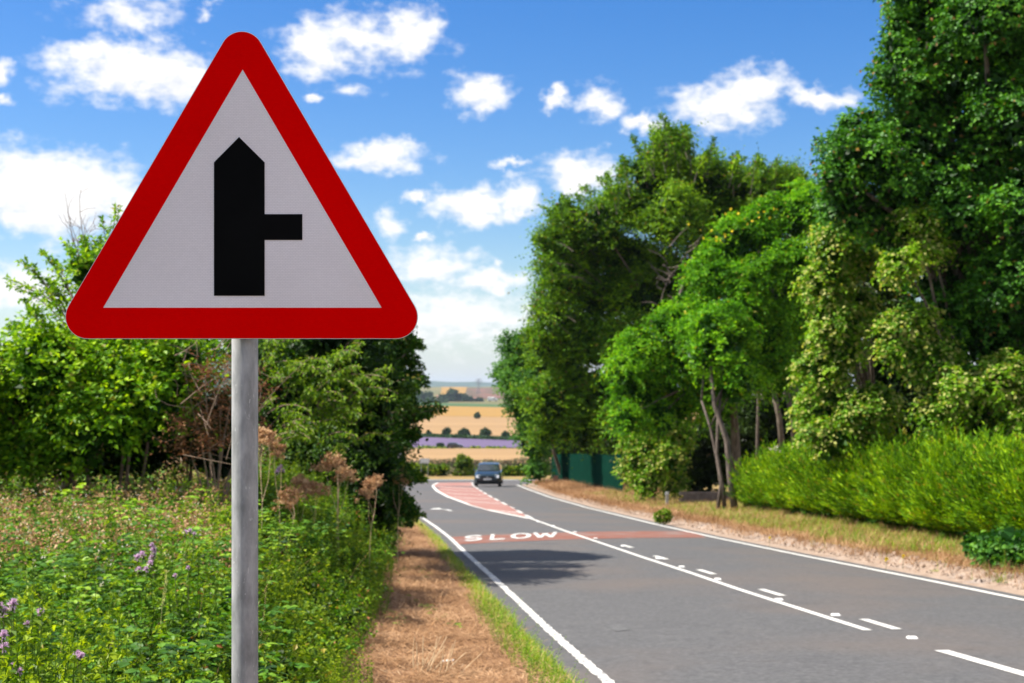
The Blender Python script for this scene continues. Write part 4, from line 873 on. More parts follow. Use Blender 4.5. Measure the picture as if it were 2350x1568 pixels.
# round bushes between the fields
def far_bush(px, base, w, h, label, k, group=None, name='round_bush'):
    p = un(px, base, dz=.2); Y = p[1]; r = w / 2 * Y / F; hh = h * Y / F; rr = rg(int(px))
    root = empty(name, p, label, 'bush', group)
    L = [(p + [0, 0, hh * .52], min(r, hh * .5))] + [(p + [rr.uniform(-.6, .6) * r, 0, hh * rr.uniform(.35, .55)], r * .55) for _ in range(3)]
    crown_geo(L, rr, k, r * .22, k=4, spray=r * .2, nsub=14, aspect=.8, fill=.5, sub=(.3, .42)).build('crown', M['far_leaf'], root, origin=p)
    g = Geo(); tube(g, [p - [0, 0, .5], p + [0, 0, hh * .5]], r * .12, r * .06, n=6); g.build('trunk', M['bark'], root, origin=p)
grp = 'round bushes along the field edge above the lavender'
for i, (px, b, w_, h) in enumerate(((948, 999, 14, 14), (984, 1000, 14, 12), (1025, 1001, 21, 20), (1066, 1003, 26, 20), (1114, 1005, 26, 23), (1159, 1006, 22, 16), (1204, 1008, 20, 14), (1236, 1009, 20, 14))):
    far_bush(px, b, w_, h, ('first', 'second', 'third', 'fourth', 'fifth', 'sixth', 'seventh', 'eighth')[i] + ' from the left in the row of round bushes above the lavender', 1500, grp)
far_bush(1095, 961, 18, 15, 'single round dark bush alone in the middle of the pale field', 1500)
far_bush(1010, 1027, 17, 10, 'small low dark bush at the lower edge of the lavender', 1200)
# hedge line under the round bushes, weeds line under lavender
def hedgeline(name, label, x0, y0_, x1, y1_, hpx, mat, n, seed, dz=.2, thick=1.5, leaf=.7, gap=0):
    a, b = un(x0, y0_, dz), un(x1, y1_, dz); rr = rg(seed); s = rr.uniform(0, 1, n); P = a + (b - a) * s[:, None]
    if gap: 
        keep = np.sin(s * 37) + np.sin(s * 91 + 1) > gap; P = P[keep]; s = s[keep]
    H = hpx * (a[1] + b[1]) / 2 / F; m = len(P)
    P = P + np.stack([np.zeros(m), rr.uniform(-thick, thick, m), rr.random(m) ** .8 * H * (.8 + .3 * np.sin(s * 60) * np.sin(s * 23))], -1)
    g = Geo(); leaves(g, P, rdir(rr, m), rdir(rr, m), leaf, leaf * .8, c=rr.random(m), rng=rr); return g.build(name, mat)
o = hedgeline('field_hedge', '', 700, 993, 1500, 1022, 5, M['far_leaf'], 9000, 80, thick=4, leaf=1.4); tag(o, 'thin dark hedge line under the row of round bushes', 'hedge')
o = hedgeline('weed_strip', '', 700, 1027, 1500, 1031, 2.5, M['leaf_nettle'], 3000, 81, thick=3, leaf=.9, gap=-.3); tag(o, 'thin weedy strip between the lavender and the near stubble', kind='stuff')
# hedge beyond the junction
def junction_hedge():
    root = empty('field_hedge', (0, 128, zr(128)), 'low grey brown hedge running behind the junction and the car', 'hedge'); o3 = np.array(root.location)
    rr = rg(82); g = Geo(); n = 46000; X = rr.uniform(-60, 60, n); 
    H = 1.5 + .08 * np.sin(X * .9) + .06 * np.sin(X * 2.3); h = rr.random(n) ** .8
    P = np.stack([X, 128 + rr.uniform(-.6, .6, n), zr(128) + h * H], -1); 
    leaves(g, P, nrm(rdir(rr, n) + [0, 0, .8]), rdir(rr, n), .2, .10, c=np.clip(.3 + .3 * np.sin(X * 1.3) + rr.normal(0, .2, n), 0, 1), rng=rr)
    g.build('twiggy_growth', leaf_mat('dry_hedge_growth', (.06, .05, .035), (.13, .11, .08), (.22, .20, .15), odd=(.12, .17, .05), odd_at=.72, trans=.2, tint=(1, 1, .8)), root, origin=o3)
    g = Geo(); n = 16000; X = rr.uniform(-60, 60, n); k = (.5 + .5 * np.sin(X * .8 + 1) * np.sin(X * .37)) > .45; X = X[k]; n = len(X)
    P = np.stack([X, 127 + rr.uniform(-.5, .5, n), zr(127) + .1 + rr.random(n) * (.45 + .35 * np.sin(X * 1.7))], -1)
    leaves(g, P, nrm(rdir(rr, n) + [0, 0, .8]), rdir(rr, n), .22, .12, c=rr.random(n), rng=rr)
    g.build('lower_growth', M['leaf_nettle'], root, origin=o3)
junction_hedge()
for (px, b, w_, h, lab) in ((1065, 1072, 30, 28, 'tall green shrub sticking up over the hedge left of the car'), (1003, 1090, 42, 24, 'green weedy clump in front of the hedge near the white signboard'), (1180, 1088, 50, 14, 'low green clump in front of the hedge right of the car'), (955, 1088, 32, 22, 'shrub in front of the hedge seen beside the dark bush')):
    Y = 126.5; c0 = at(px, b, Y); gz = float(zr(Y)) + .1; rr = rg(int(px) + 5)
    p = np.array([c0[0], Y, gz]); hh = max(.3, (CY - (b - h)) / F * Y - gz); r = w_ / 2 * Y / F
    root = empty('roadside_shrub', p, lab, 'shrub')
    crown_geo([(p + [dx * r, 0, hh * .5], r * .6) for dx in (-.5, 0, .5)], rr, 1600, .2, k=5, spray=.3, nsub=8, flat=max(.5, hh / r / 1.6)).build('crown', M['leaf_nettle'], root, origin=p)
    g = Geo(); tube(g, [p - [0, 0, .1], p + [0, 0, hh * .5]], .04, .02, n=5); g.build('trunk', M['twig'], root, origin=p)

# ------------------------------------------------------------------ foreground plants: templates
def t_nettle(seed):
    rr = rg(seed); g = Geo(); h = rr.uniform(.8, 1.1); n = rr.integers(10, 13); bx, by = rr.normal(0, .08, 2)
    stem = curve3((0, 0, 0), (bx, by, h), (bx * .3, by * .3, 0), 5); tube(g, stem, .005, .002, n=3, r=.2)
    for i in range(n):
        f = .22 + .78 * i / (n - 1); z = f * h; c = np.array([bx * f, by * f, z]); a0 = (i % 2) * math.pi / 2 + rr.normal(0, .3)
        L = (.078 - .04 * f ** 3) * rr.uniform(.8, 1.2)
        a = a0 + np.array([0, math.pi]); o = np.stack([np.cos(a), np.sin(a), np.zeros(2)], -1)
        leaves(g, np.repeat(c[None], 2, 0) + o * .012, o + [0, 0, rr.uniform(-.5, .25)], np.stack([np.zeros(2), np.zeros(2), np.ones(2)], -1) + rr.normal(0, .5, (2, 3)), L, L * .46, rng=rr, r=rr.random(2) * .95, hi=False, curl=.22)
    m = 4; d = nrm(rr.normal(0, 1, (m, 3)) + [0, 0, .6]); leaves(g, np.repeat(np.array([[bx, by, h]]), m, 0), d, nrm(rr.normal(0, .4, (m, 3)) + [0, 0, 1]), .035, .02, r=.85 + 0 * rr.random(m), rng=rr)
    return g.arr()
def t_bramble(seed):
    rr = rg(seed); g = Geo(); L = rr.uniform(.9, 1.5); hgt = rr.uniform(.55, .8)
    c3 = np.array([(L * t_, .15 * math.sin(t_ * 3), hgt * math.sin(min(1, t_ * 1.25) * math.pi * .62) * 1.05) for t_ in np.linspace(0, 1, 9)]); tube(g, c3, .0035, .0015, n=3, r=.3)
    k = 19; 
    for j in range(k):
        f = .12 + .88 * j / k; b = np.array([np.interp(f, np.linspace(0, 1, 9), c3[:, i]) for i in range(3)])
        a = rr.uniform(0, 2 * math.pi); o = np.array([math.cos(a), math.sin(a), rr.uniform(.1, .7)]); e = b + o * rr.uniform(.05, .11); up = nrm(np.array([0, 0, 1.]) + rr.normal(0, .28, 3))
        q = nrm(np.array([o[0], o[1], 0.0])); s = np.array([-q[1], q[0], 0]); A = np.array([q, q * .2 + s, q * .2 - s]) + rr.normal(0, .1, (3, 3)); ll = rr.uniform(.045, .066)
        v = rr.random() * .95
        leaves(g, np.repeat(e[None], 3, 0), A, np.repeat(up[None], 3, 0), np.array([ll * 1.15, ll, ll]), ll * .72, r=np.clip(v + rr.normal(0, .05, 3), 0, .96), rng=rr, hi=True, fold=.06, curl=.1)
    return g.arr()
def t_fine(seed):
    rr = rg(seed); g = Geo(); h = rr.uniform(.75, 1.15); n = 34; bx, by = rr.normal(0, .06, 2)
    tube(g, curve3((0, 0, 0), (bx, by, h), (0, 0, 0), 4), .004, .0015, n=3, r=.4)
    f = np.linspace(.2, 1, n); a = np.arange(n) * 2.4; o = np.stack([np.cos(a), np.sin(a), rr.uniform(.2, 1.1, n)], -1)
    P = np.stack([bx * f, by * f, h * f], -1); leaves(g, P, o, nrm(rr.normal(0, .35, (n, 3)) + [0, 0, 1]), .075 * (1.15 - .6 * f), .017, r=rr.random(n) * .94, rng=rr, curl=.2)
    return g.arr()
def blade(g, base, d, L, w_, bend, r, segs=3):
    t_ = np.linspace(0, 1, segs + 1); d = np.asarray(d, float); h = np.array([d[0], d[1], 0]); h = h / (np.linalg.norm(h) or 1)
    C_ = base + np.outer(t_ * L, d) + np.outer(t_ ** 2 * L * bend, h) - np.outer(t_ ** 2 * L * bend * .6, [0, 0, 1]); s = np.array([-h[1], h[0], 0]) * w_
    V = np.concatenate([C_ - s * (1 - t_ * .9)[:, None], C_ + s * (1 - t_ * .9)[:, None]]); n = segs + 1; T = []
    for i in range(segs): T += [(i, i + 1, n + i + 1), (i, n + i + 1, n + i)]
    g.add(V, T, r)
def t_grass(seed, h=.45, n=14, w_=.003, spread=.08, bend=(.1, .7)):
    rr = rg(seed); g = Geo()
    for k in range(n):
        a = rr.uniform(0, 2 * math.pi); d = nrm(np.array([math.cos(a) * rr.uniform(.05, .6), math.sin(a) * rr.uniform(.05, .6), 1.])); b = np.array([rr.normal(0, spread), rr.normal(0, spread), 0])
        blade(g, b, d, h * rr.uniform(.5, 1.15), w_, rr.uniform(*bend), rr.random())
    return g.arr()
def t_straw(seed, n=10, L=.16, w_=.0035, flat=.35):
    rr = rg(seed); g = Geo()
    for k in range(n):
        a = rr.uniform(0, 2 * math.pi); d = nrm(np.array([math.cos(a), math.sin(a), rr.uniform(0, flat)])); b = np.array([rr.normal(0, .09), rr.normal(0, .09), rr.uniform(0, .035)])
        blade(g, b, d, L * rr.uniform(.4, 1.3), w_, rr.uniform(-.1, .15), rr.random(), segs=2)
    return g.arr()
r_ = rg(40)
def in_bank(n, ymin, ymax, dmin, rr, px0=-40, px1=1100, pw=1.3):
    """points on the bank that the weeds cover"""
    Y = ymin + (ymax - ymin) * rr.random(n) ** pw; px = rr.uniform(px0, px1, n); X = (px - CX) / F * Y
    d = xl(Y) - X; k = d > dmin - 1.55 + dm(Y) + .2 * wob(Y * 2, Y); X, Y = X[k], Y[k]
    return np.stack([X, Y, zl_at(X, Y)], -1)
def edge_low(P): d = xl(P[:, 1]) - P[:, 0]; return (.42 + .58 * ss(dm(P[:, 1]), dm(P[:, 1]) + 1.0, d)) * (.92 + .22 * wob(P[:, 0] * 2.2, P[:, 1] * 1.9))
# nettles: right part and bottom
P = np.concatenate([in_bank(4600, 4.8, 24, 1.55, r_, -30, 1000), in_bank(1500, 18, 36, 1.5, r_, 560, 1000, 1), in_bank(1900, 7, 22, 1.4, r_, 640, 980, 1), in_bank(1300, 4.6, 9, 1.6, r_, -20, 1000), in_bank(700, 3.9, 26, 1.6, r_, -600, -30)])
px = P[:, 0] / P[:, 1] * F + CX; 
k = ~((px < 380) & (P[:, 1] > 8.5) & (r_.random(len(P)) < .85)); P = P[k]
n = len(P); sc = r_.uniform(.7, 1.1, n) * edge_low(P); g = Geo()
scatter(g, [t_nettle(i) for i in range(7)], P, r_.uniform(0, 6.28, n), sc, np.clip(.5 + .35 * wob(P[:, 0] * 1.2, P[:, 1] * 1.1) + r_.normal(0, .15, n), 0, 1), r_)
tag(g.build('nettle_patch', M['leaf_nettle']), 'dense green nettles covering the bank around the sign pole', kind='stuff')
# brambles: left part
P = np.concatenate([in_bank(1700, 8, 26, 2.2, r_, -60, 520, 1.0), in_bank(70, 5.6, 9, 1.7, r_, -20, 250), in_bank(60, 9, 24, 1.5, r_, 800, 960, 1.0), in_bank(150, 20, 40, 1.4, r_, 600, 960, 1.0)]); pxq = P[:, 0] / P[:, 1] * F + CX; k_ = (pxq < 330) | (P[:, 1] > 15) | (pxq > 780); P = P[k_]; n = len(P); g = Geo()
sc = r_.uniform(.8, 1.2, n) * edge_low(P)
clb = np.clip(.5 + .45 * wob(P[:, 0] * .9, P[:, 1] * .8 + 3) + r_.normal(0, .12, n), 0, 1)
scatter(g, [t_bramble(100 + i) for i in range(6)], P, r_.uniform(0, 6.28, n), sc, clb, r_, tilt=.08)
br = tag(g.build('bramble_patch', M['leaf_bramble']), 'brambles with broad leaves spreading over the left bank', kind='stuff')
# brown spent flower clusters and pale petals over the brambles
def bits(name, mat, P, size, m, spread, parent=None, label=None):
    g = Geo(); n = len(P); Q = np.repeat(P, m, 0) + r_.normal(0, 1, (n * m, 3)) * spread; k = len(Q)
    leaves(g, Q, rdir(r_, k), rdir(r_, k), size * r_.uniform(.6, 1.3, k), size * .7, c=np.repeat(r_.random(n), m), rng=r_)
    o = g.build(name, mat, parent); 
    if label: tag(o, label, kind='stuff')
    return o
P = in_bank(1500, 11, 26, 2.3, r_, -60, 560, .8); P[:, 2] += r_.uniform(.68, .98, len(P)); bits('seed_heads', M['brown_seed'], P, .036, 10, .04, br)['kind'] = 'stuff'
P = in_bank(260, 10, 24, 2.5, r_, -60, 520, .8); P[:, 2] += r_.uniform(.72, 1.0, len(P)); bits('petals', M['petal_white'], P, .022, 7, .022, br)['kind'] = 'stuff'
# willowherb like fine weeds right of the pole and along the edge
P = np.concatenate([in_bank(1200, 9, 34, 1.6, r_, 560, 860, 1.0), in_bank(900, 16, 26, 1.4, r_, 590, 930, 1.0), in_bank(800, 5, 24, 1.6, r_, -30, 600)]); n = len(P); g = Geo()
scatter(g, [t_fine(200 + i) for i in range(6)], P, r_.uniform(0, 6.28, n), r_.uniform(.7, 1.15, n) * edge_low(P), np.clip(.5 + .3 * wob(P[:, 0] * 2, P[:, 1]) + r_.normal(0, .15, n), 0, 1), r_)
tag(g.build('willowherb_patch', M['leaf_fine']), 'fine leaved upright weeds on the bank right of the pole', kind='stuff')
P = np.concatenate([in_bank(1300, 4.6, 24, 1.55, r_, -30, 800)]); n = len(P); g = Geo()
scatter(g, [t_grass(300 + i, h=.75, n=9) for i in range(5)], P, r_.uniform(0, 6.28, n), r_.uniform(.6, 1.25, n) * edge_low(P), r_.random(n), r_)
tag(g.build('long_grass', M['leaf_grass']), 'long grass blades mixed into the weeds on the bank', kind='stuff')
P = in_bank(420, 6, 22, 1.5, r_, -30, 940); n = len(P); g = Geo()
scatter(g, [t_grass(350 + i, h=1.15, n=4, w_=.0025, bend=(.2, .6)) for i in range(4)], P, r_.uniform(0, 6.28, n), r_.uniform(.8, 1.15, n) * edge_low(P), r_.random(n), r_, tilt=.22)
tag(g.build('dead_stems', M['dry']), 'thin straw coloured dead stems standing in the weeds', kind='stuff')
# leafy edge of the weed bank, spilling onto the verge
rr = rg(341); L = []
for y in np.arange(8.5, 44, .55):
    d = float(dm(y)) + rr.uniform(.1, .45); r = rr.uniform(.18, .36); x = float(xl(y)) - d; L.append((np.array([x, y + rr.uniform(-.2, .2), float(zleft(d, y)) + r * rr.uniform(.5, 1.2)]), r))
    if rr.random() < .6: d += rr.uniform(.3, .7); x = float(xl(y)) - d; L.append((np.array([x, y, float(zleft(d, y)) + rr.uniform(.4, .7)]), r * 1.2))
for half, mt, sd, nm, lb in ((0, 'leaf_nettle', 342, 'nettle_patch', 'leafy nettles spilling from the bank over the edge of the dry verge'), (1, 'leaf_bramble', 343, 'bramble_patch', 'bramble leaves spilling from the bank over the edge of the dry verge')):
    g = crown_geo(L[half::2], rg(sd), 17000, .05, k=6, spray=.2, nsub=9, aspect=.62, droop=.3, up=.3, fill=.06, lift=.4); tag(g.build(nm, M[mt]), lb, kind='stuff')
# dry thatch on the left verge
def strip_pts(n, y0_, y1_, d0, d1, rr, side='l', pw=1.5):
    Y = y0_ + (y1_ - y0_) * rr.random(n) ** pw; d = rr.uniform(d0, d1, n)
    if side == 'l': X = xl(Y) - d; Z = zleft(d, Y)
    else: X = xr(Y) + d; Z = zright(d, Y)
    return np.stack([X, Y, Z], -1)
P = strip_pts(9000, 9, 55, .25, 2.3, r_); P = P[(wob(P[:, 0] * 4.3, P[:, 1] * 3.7) + .4 * wob(P[:, 0] * 11, P[:, 1] * 9)) > -.75]; n = len(P); g = Geo()
scatter(g, [t_straw(400 + i) for i in range(6)], P, r_.uniform(0, 6.28, n), r_.uniform(.7, 1.4, n) * (1 + P[:, 1] * .012), np.clip(.5 + .45 * wob(P[:, 0] * 2.3, P[:, 1] * 2) + r_.normal(0, .15, n), 0, 1), r_)
tag(g.build('dry_grass', M['dry']), 'flattened straw brown dead grass on the left verge', kind='stuff')
# green weeds along the road edge
Y = r_.uniform(9, 55, 2600); d = np.abs(r_.normal(.02, .09, 2600)) + .03 * wob(Y * 3, Y); k = (wob(Y * .9, Y * 1.7 + 2) > -.45) & ((Y < 17) | (r_.random(2600) < .85)); Y, d = Y[k], d[k]
P = np.stack([xl(Y) - d + .04, Y, zleft(np.maximum(d, 0), Y)], -1); n = len(P); g = Geo()
scatter(g, [t_grass(500 + i, h=.13, n=9, w_=.005, spread=.04) for i in range(4)] , P, r_.uniform(0, 6.28, n), r_.uniform(.6, 1.3, n), np.clip(r_.normal(.7, .2, n), 0, 1), r_)
V_, T_, rr_, cc_ = g.arr()
tag(g.build('edge_weeds', M['leaf_grass']), 'bright green grass and weeds along the left road edge', kind='stuff')
P = strip_pts(330, 9, 18, -.02, .35, r_, pw=1.0); n = len(P); g = Geo()
scatter(g, [t_nettle(520 + i) for i in range(4)], P, r_.uniform(0, 6.28, n), r_.uniform(.12, .30, n), r_.uniform(.5, 1, n), r_, tilt=.3)
tag(g.build('clover_weeds', M['leaf_bramble']), 'small round leaved weeds creeping over the left road edge', kind='stuff')
# right verge: dry grass and green patches
P = np.concatenate([strip_pts(15000, 16, 104, .85, 5.5, r_, 'r', 1.2), strip_pts(1600, 16, 90, .62, .95, r_, 'r', 1.1)]); n = len(P); g = Geo()
scatter(g, [t_straw(430 + i, flat=1.4, L=.14) for i in range(4)], P, r_.uniform(0, 6.28, n), r_.uniform(.7, 1.3, n) * (1 + P[:, 1] * .012), np.clip(.55 + .4 * wob(P[:, 0] * 1.3, P[:, 1] * .6) + r_.normal(0, .15, n), 0, 1), r_)
tag(g.build('dry_grass', M['dry']), 'dry straw coloured grass on the right verge', kind='stuff')
P = strip_pts(9000, 15, 75, 1.3, 5.0, r_, 'r', 1.1); k = (wob(P[:, 0] * .8, P[:, 1] * .35) + .5 * ss(1.2, 3, P[:, 0] - xr(P[:, 1])) > -.05) | (np.abs(P[:, 1] - 46) < 16) & (P[:, 0] - xr(P[:, 1]) > 1.6); P = P[k]; n = len(P); g = Geo()
scatter(g, [t_grass(540 + i, h=.19, n=9, w_=.007, spread=.08) for i in range(4)], P, r_.uniform(0, 6.28, n), r_.uniform(.6, 1.4, n), np.clip(r_.normal(.55, .2, n), 0, 1), r_)
tag(g.build('green_grass', M['leaf_grass']), 'short green grass at the foot of the golden hedge', kind='stuff')
# crumbled edge: loose lumps of soil and broken kerb
def lump_template(seed):
    rr = rg(seed); g = Geo(); V = np.array([(1, 0, 0), (.4, .9, .1), (-.7, .6, 0), (-.9, -.4, .1), (.2, -1, 0), (.5, .1, .8), (-.4, .1, .9), (0, -.5, .7)]) * rr.uniform(.7, 1.2, (8, 1)); g.add(V, [(0, 1, 5), (1, 2, 6), (1, 6, 5), (2, 3, 6), (3, 4, 7), (3, 7, 6), (4, 0, 7), (0, 5, 7), (5, 6, 7)]); return g.arr()
P = strip_pts(2600, 16, 100, .38, 1.0, r_, 'r', 1.3); n = len(P); g = Geo()
scatter(g, [lump_template(660 + i) for i in range(5)], P, r_.uniform(0, 6.28, n), r_.uniform(.012, .05, n) * np.where(r_.random(n) < .08, 1.6, 1), r_.random(n), r_)
tag(g.build('crumbled_soil', M['kerbsoil']), 'crumbled sandy lumps along the right road edge', kind='stuff')
# weed tufts on the sandy edge
tl = ['tiny weed tuft on the sandy edge nearest the slim trunks', 'second weed tuft on the sandy edge beyond the middle of the hedge', 'dark weed tuft on the sandy edge below the hedge middle', 'pair like weed tuft on the sandy edge right of the hedge middle',
      'tall sparse weed tuft on the sandy edge', 'biggest tall green weed tuft on the sandy edge', 'low brown weed tuft beside the biggest one', 'round weed tuft nearest the right edge of the road']
for i, (px, py, s) in enumerate(((1775, 1252, .8), (1805, 1256, .7), (1945, 1281, .9), (2095, 1302, 1.0), (2225, 1318, 1.2), (2270, 1326, 1.8), (2300, 1330, 1.0), (2360 - 30, 1338, 1.1))):
    p = un(px * 1.0 - 130 if i > 3 else px, py, .1); 
    Y = p[1]; X = xr(Y) + .62; z = float(zright(.62, Y)); root = empty('weed_tuft', (X, Y, z), tl[i], 'weed', 'weed tufts on the sandy right kerb')
    g = Geo(); rr = rg(600 + i); scatter(g, [t_grass(610 + i, h=.22 * s, n=16, w_=.006, spread=.05 * s), t_fine(620 + i)], rr.normal(0, .06, (5, 3)) * [1, 1, 0], rr.uniform(0, 6, 5), np.full(5, .9 if s > 1.5 else .55) * .6, rr.random(5), rr)
    g.build('leaves', M['leaf_grass'] if i % 2 else M['leaf_fine'], root)
# small green ball of a bush by the marker post
p = un(1522, 1199, .1); rr = rg(650); root = tree('round_bush', 'small round bright green bush on the verge below the marker post', 'bush', (p[0], p[1]), [(np.array([p[0], p[1], p[2] + .2]), .17), (np.array([p[0] - .08, p[1], p[2] + .14]), .13), (np.array([p[0] + .09, p[1], p[2] + .15]), .13)], M['leaf_grass'], M['twig'], rr, bz=p[2], trunk_r=.02, n_leaf=2600, leaf=.07, k=5, spray=.1, nsub=10)

# thistles -----------------------------------------------------------------
def thistle_head_mesh():
    rr = rg(700); g = Geo(); n = 70; d = nrm(rr.normal(0, .55, (n, 3)) + [0, 0, .9])
    leaves(g, np.zeros((n, 3)), d, rdir(rr, n), .024, .006, rng=rr, fold=.02, curl=0); return g.mesh('flower_head', M['petal_pink'])
def cup_mesh():
    g = Geo(); tube(g, [(0, 0, -.020), (0, 0, -.012), (0, 0, -.003), (0, 0, .004)], .007, .009, n=8); return g.mesh('flower_cup', M['stem'], smooth=True)
HM, CM = thistle_head_mesh(), cup_mesh()
def thistle(heads, Y, label, seed, scale=1.0):
    Y *= .94
    rr = rg(seed); hp = [at(px, py, Y + rr.uniform(-.12, .12)) for px, py in heads]; c = np.mean(hp, axis=0); bx = c[0] + rr.uniform(-.08, .08); bz = float(zl_at(bx, Y))
    root = empty('thistle', (bx, Y, bz), label, 'thistle', 'pink thistles in the weeds'); o3 = np.array([bx, Y, bz]); g = Geo(); lf = Geo()
    mid = np.array([c[0], Y, bz + (min(h[2] for h in hp) - bz) * .65]); tube(g, curve3(o3, mid, rr.normal(0, .02, 3), 5), .006, .004, n=5)
    for h in hp:
        c3 = curve3(mid, h - [0, 0, .02], [(h[0] - mid[0]) * .2, 0, -.02], 5); tube(g, c3, .0035, .002, n=4)
        m = 7; f = rr.random(m); b = np.stack([np.interp(f, np.linspace(0, 1, 5), c3[:, i]) for i in range(3)], -1); leaves(lf, b, rdir(rr, m) * [1, 1, .5] + [0, 0, .2], nrm(rr.normal(0, .3, (m, 3)) + [0, 0, 1]), .075, .018, rng=rr, curl=.25)
    m = 26; f = rr.uniform(.1, 1, m); b = o3 + (mid - o3) * f[:, None]; leaves(lf, b, rdir(rr, m) * [1, 1, .3], nrm(rr.normal(0, .3, (m, 3)) + [0, 0, 1]), .13, .03, rng=rr, curl=.25)
    g.build('stem', M['stem'], root, origin=o3); lf.build('foliage', M['leaf_fine'], root, origin=o3)
    for h in hp:
        s = rr.uniform(1.0, 1.5) * scale; a = link('flower_head', HM, root, h - o3); a.scale = (s, s, s); a.rotation_euler = (rr.normal(0, .3), rr.normal(0, .3), 0)
        b = link('flower_cup', CM, a)
thistle([(349, 1252), (327, 1275), (314, 1280), (349, 1282), (354, 1270), (346, 1295), (336, 1308), (318, 1310), (353, 1262)], 10.2, 'thistle with the tallest cluster of pink flowers left of the pole', 701)
thistle([(30, 1388), (26, 1400), (8, 1404), (10, 1418), (0, 1395)], 7.6, 'thistle with a tight cluster of pink flowers at the left edge of the picture', 702)
thistle([(92, 1406), (62, 1434)], 7.8, 'thistle with two separate pink flowers right of the cluster at the left edge', 703)
thistle([(8, 1460), (10, 1487)], 6.8, 'thistle with two pink flowers one above the other at the left edge', 704)
thistle([(178, 1502), (184, 1508)], 7.0, 'thistle with one pale flower low between the left edge and the pole', 705)
thistle([(432, 1304), (402, 1322)], 9.4, 'thistle with two small pink flowers close left of the pole', 706, .7)
thistle([(436, 1220), (445, 1226), (425, 1224)], 11, 'thistle with faded brownish flowers left of the pole', 707, .8)
thistle([(640, 1078), (650, 1083), (645, 1072), (636, 1085)], 19, 'thistle with mauve flowers behind the pole in front of the dark bush', 708, 1.5)
thistle([(30, 1530), (46, 1542)], 6.3, 'thistle with small flowers at the lower left corner', 709, .7)
# spent hogweed and wild carrot, brown umbels
def umbel_plant(heads, Y, label, seed, mat='brown_seed', size=.12):
    size *= .9
    rr = rg(seed); hp = [at(px, py, Y + rr.uniform(-.3, .3)) for px, py in heads]; c = np.mean(hp, axis=0); bx = c[0]; bz = float(zl_at(bx, Y)); o3 = np.array([bx, Y, bz])
    root = empty('hogweed', o3, label, 'seed head plant', 'brown seeding hogweeds'); g = Geo()
    mid = np.array([bx, Y, bz + (c[2] - bz) * .6]); tube(g, curve3(o3, mid, rr.normal(0, .03, 3), 4), .006, .004, n=5)
    for h in hp:
        tube(g, curve3(mid, h - [0, 0, .05], rr.normal(0, .03, 3), 4), .0035, .0025, n=4); u = Geo(); m = 13
        for k in range(m):
            a = k * 2.4; q = h + np.array([math.cos(a), math.sin(a), 0]) * size * math.sqrt((k + .5) / m) + [0, 0, .03 - .09 * k / m + rr.normal(0, .02)] + rr.normal(0, .02, 3); tube(u, [h - [0, 0, .05], q], .0025, .0015, n=3)
            j = 22; leaves(u, q + rr.normal(0, size * .2, (j, 3)) * [1, 1, .7], rdir(rr, j), rdir(rr, j), .030, .022, rng=rr, c=rr.random())
        u.build('umbel', M[mat], root, origin=o3)['kind'] = 'stuff'
    g.build('stem', M['strawstalk'], root, origin=o3)
umbel_plant([(605, 996), (615, 1000), (592, 1003)], 16, 'brown seeding hogweed with a flat head just right of the pole', 711)
umbel_plant([(630, 1018), (644, 1030)], 16.5, 'thin brown seeding stem between the pole and the dark bush', 712, size=.06)
umbel_plant([(745, 1068), (775, 1060), (790, 1078), (765, 1050), (800, 1092)], 19.5, 'large tan hogweed with several flat heads in front of the dark bush', 713, size=.14)
umbel_plant([(715, 1110), (700, 1128), (735, 1128)], 18.5, 'tan hogweed left of the largest one, leaning low', 714)
umbel_plant([(850, 1110), (838, 1130), (865, 1100)], 20, 'tan hogweed at the right side below the dark bush', 715)
umbel_plant([(670, 1135), (660, 1150)], 16, 'pale rust hogweed low right of the pole', 716)
umbel_plant([(780, 1030), (770, 1045)], 20.5, 'tall greenish hogweed standing above the tan ones', 717, mat='leaf_fine', size=.08)
umbel_plant([(690, 1100), (680, 1108), (702, 1112)], 18.7, 'dark brown hogweed in the shade of the dark bush', 718)
umbel_plant([(905, 1095), (925, 1100), (915, 1085)], 24, 'pinkish tan hogweed beside the road edge under the boughs', 719)
# grass ear
rr = rg(720); p = at(375, 1330, 8.4); root = empty('grass_ear', (p[0] + .04, 8.4, zl_at(p[0], 8.4)), 'single pale drooping grass ear standing among nettles left of the pole', 'grass'); o3 = np.array(root.location)
g = Geo(); top = at(382, 1312, 8.4); low = at(374, 1395, 8.4); c3 = curve3(o3, top, (-.05, 0, .0), 8); tube(g, c3, .002, .001, n=3)
n = 60; f = rr.random(n); b = low + (top - low) * f[:, None]; leaves(g, b + rr.normal(0, .003, (n, 3)), nrm(rr.normal(0, .5, (n, 3)) + [0, 0, .9]), rdir(rr, n), .02, .006, rng=rr); g.build('ear', leaf_mat('pale_ear', (.5, .5, .2), (.6, .6, .28), (.7, .7, .4), trans=.3), root, origin=o3)
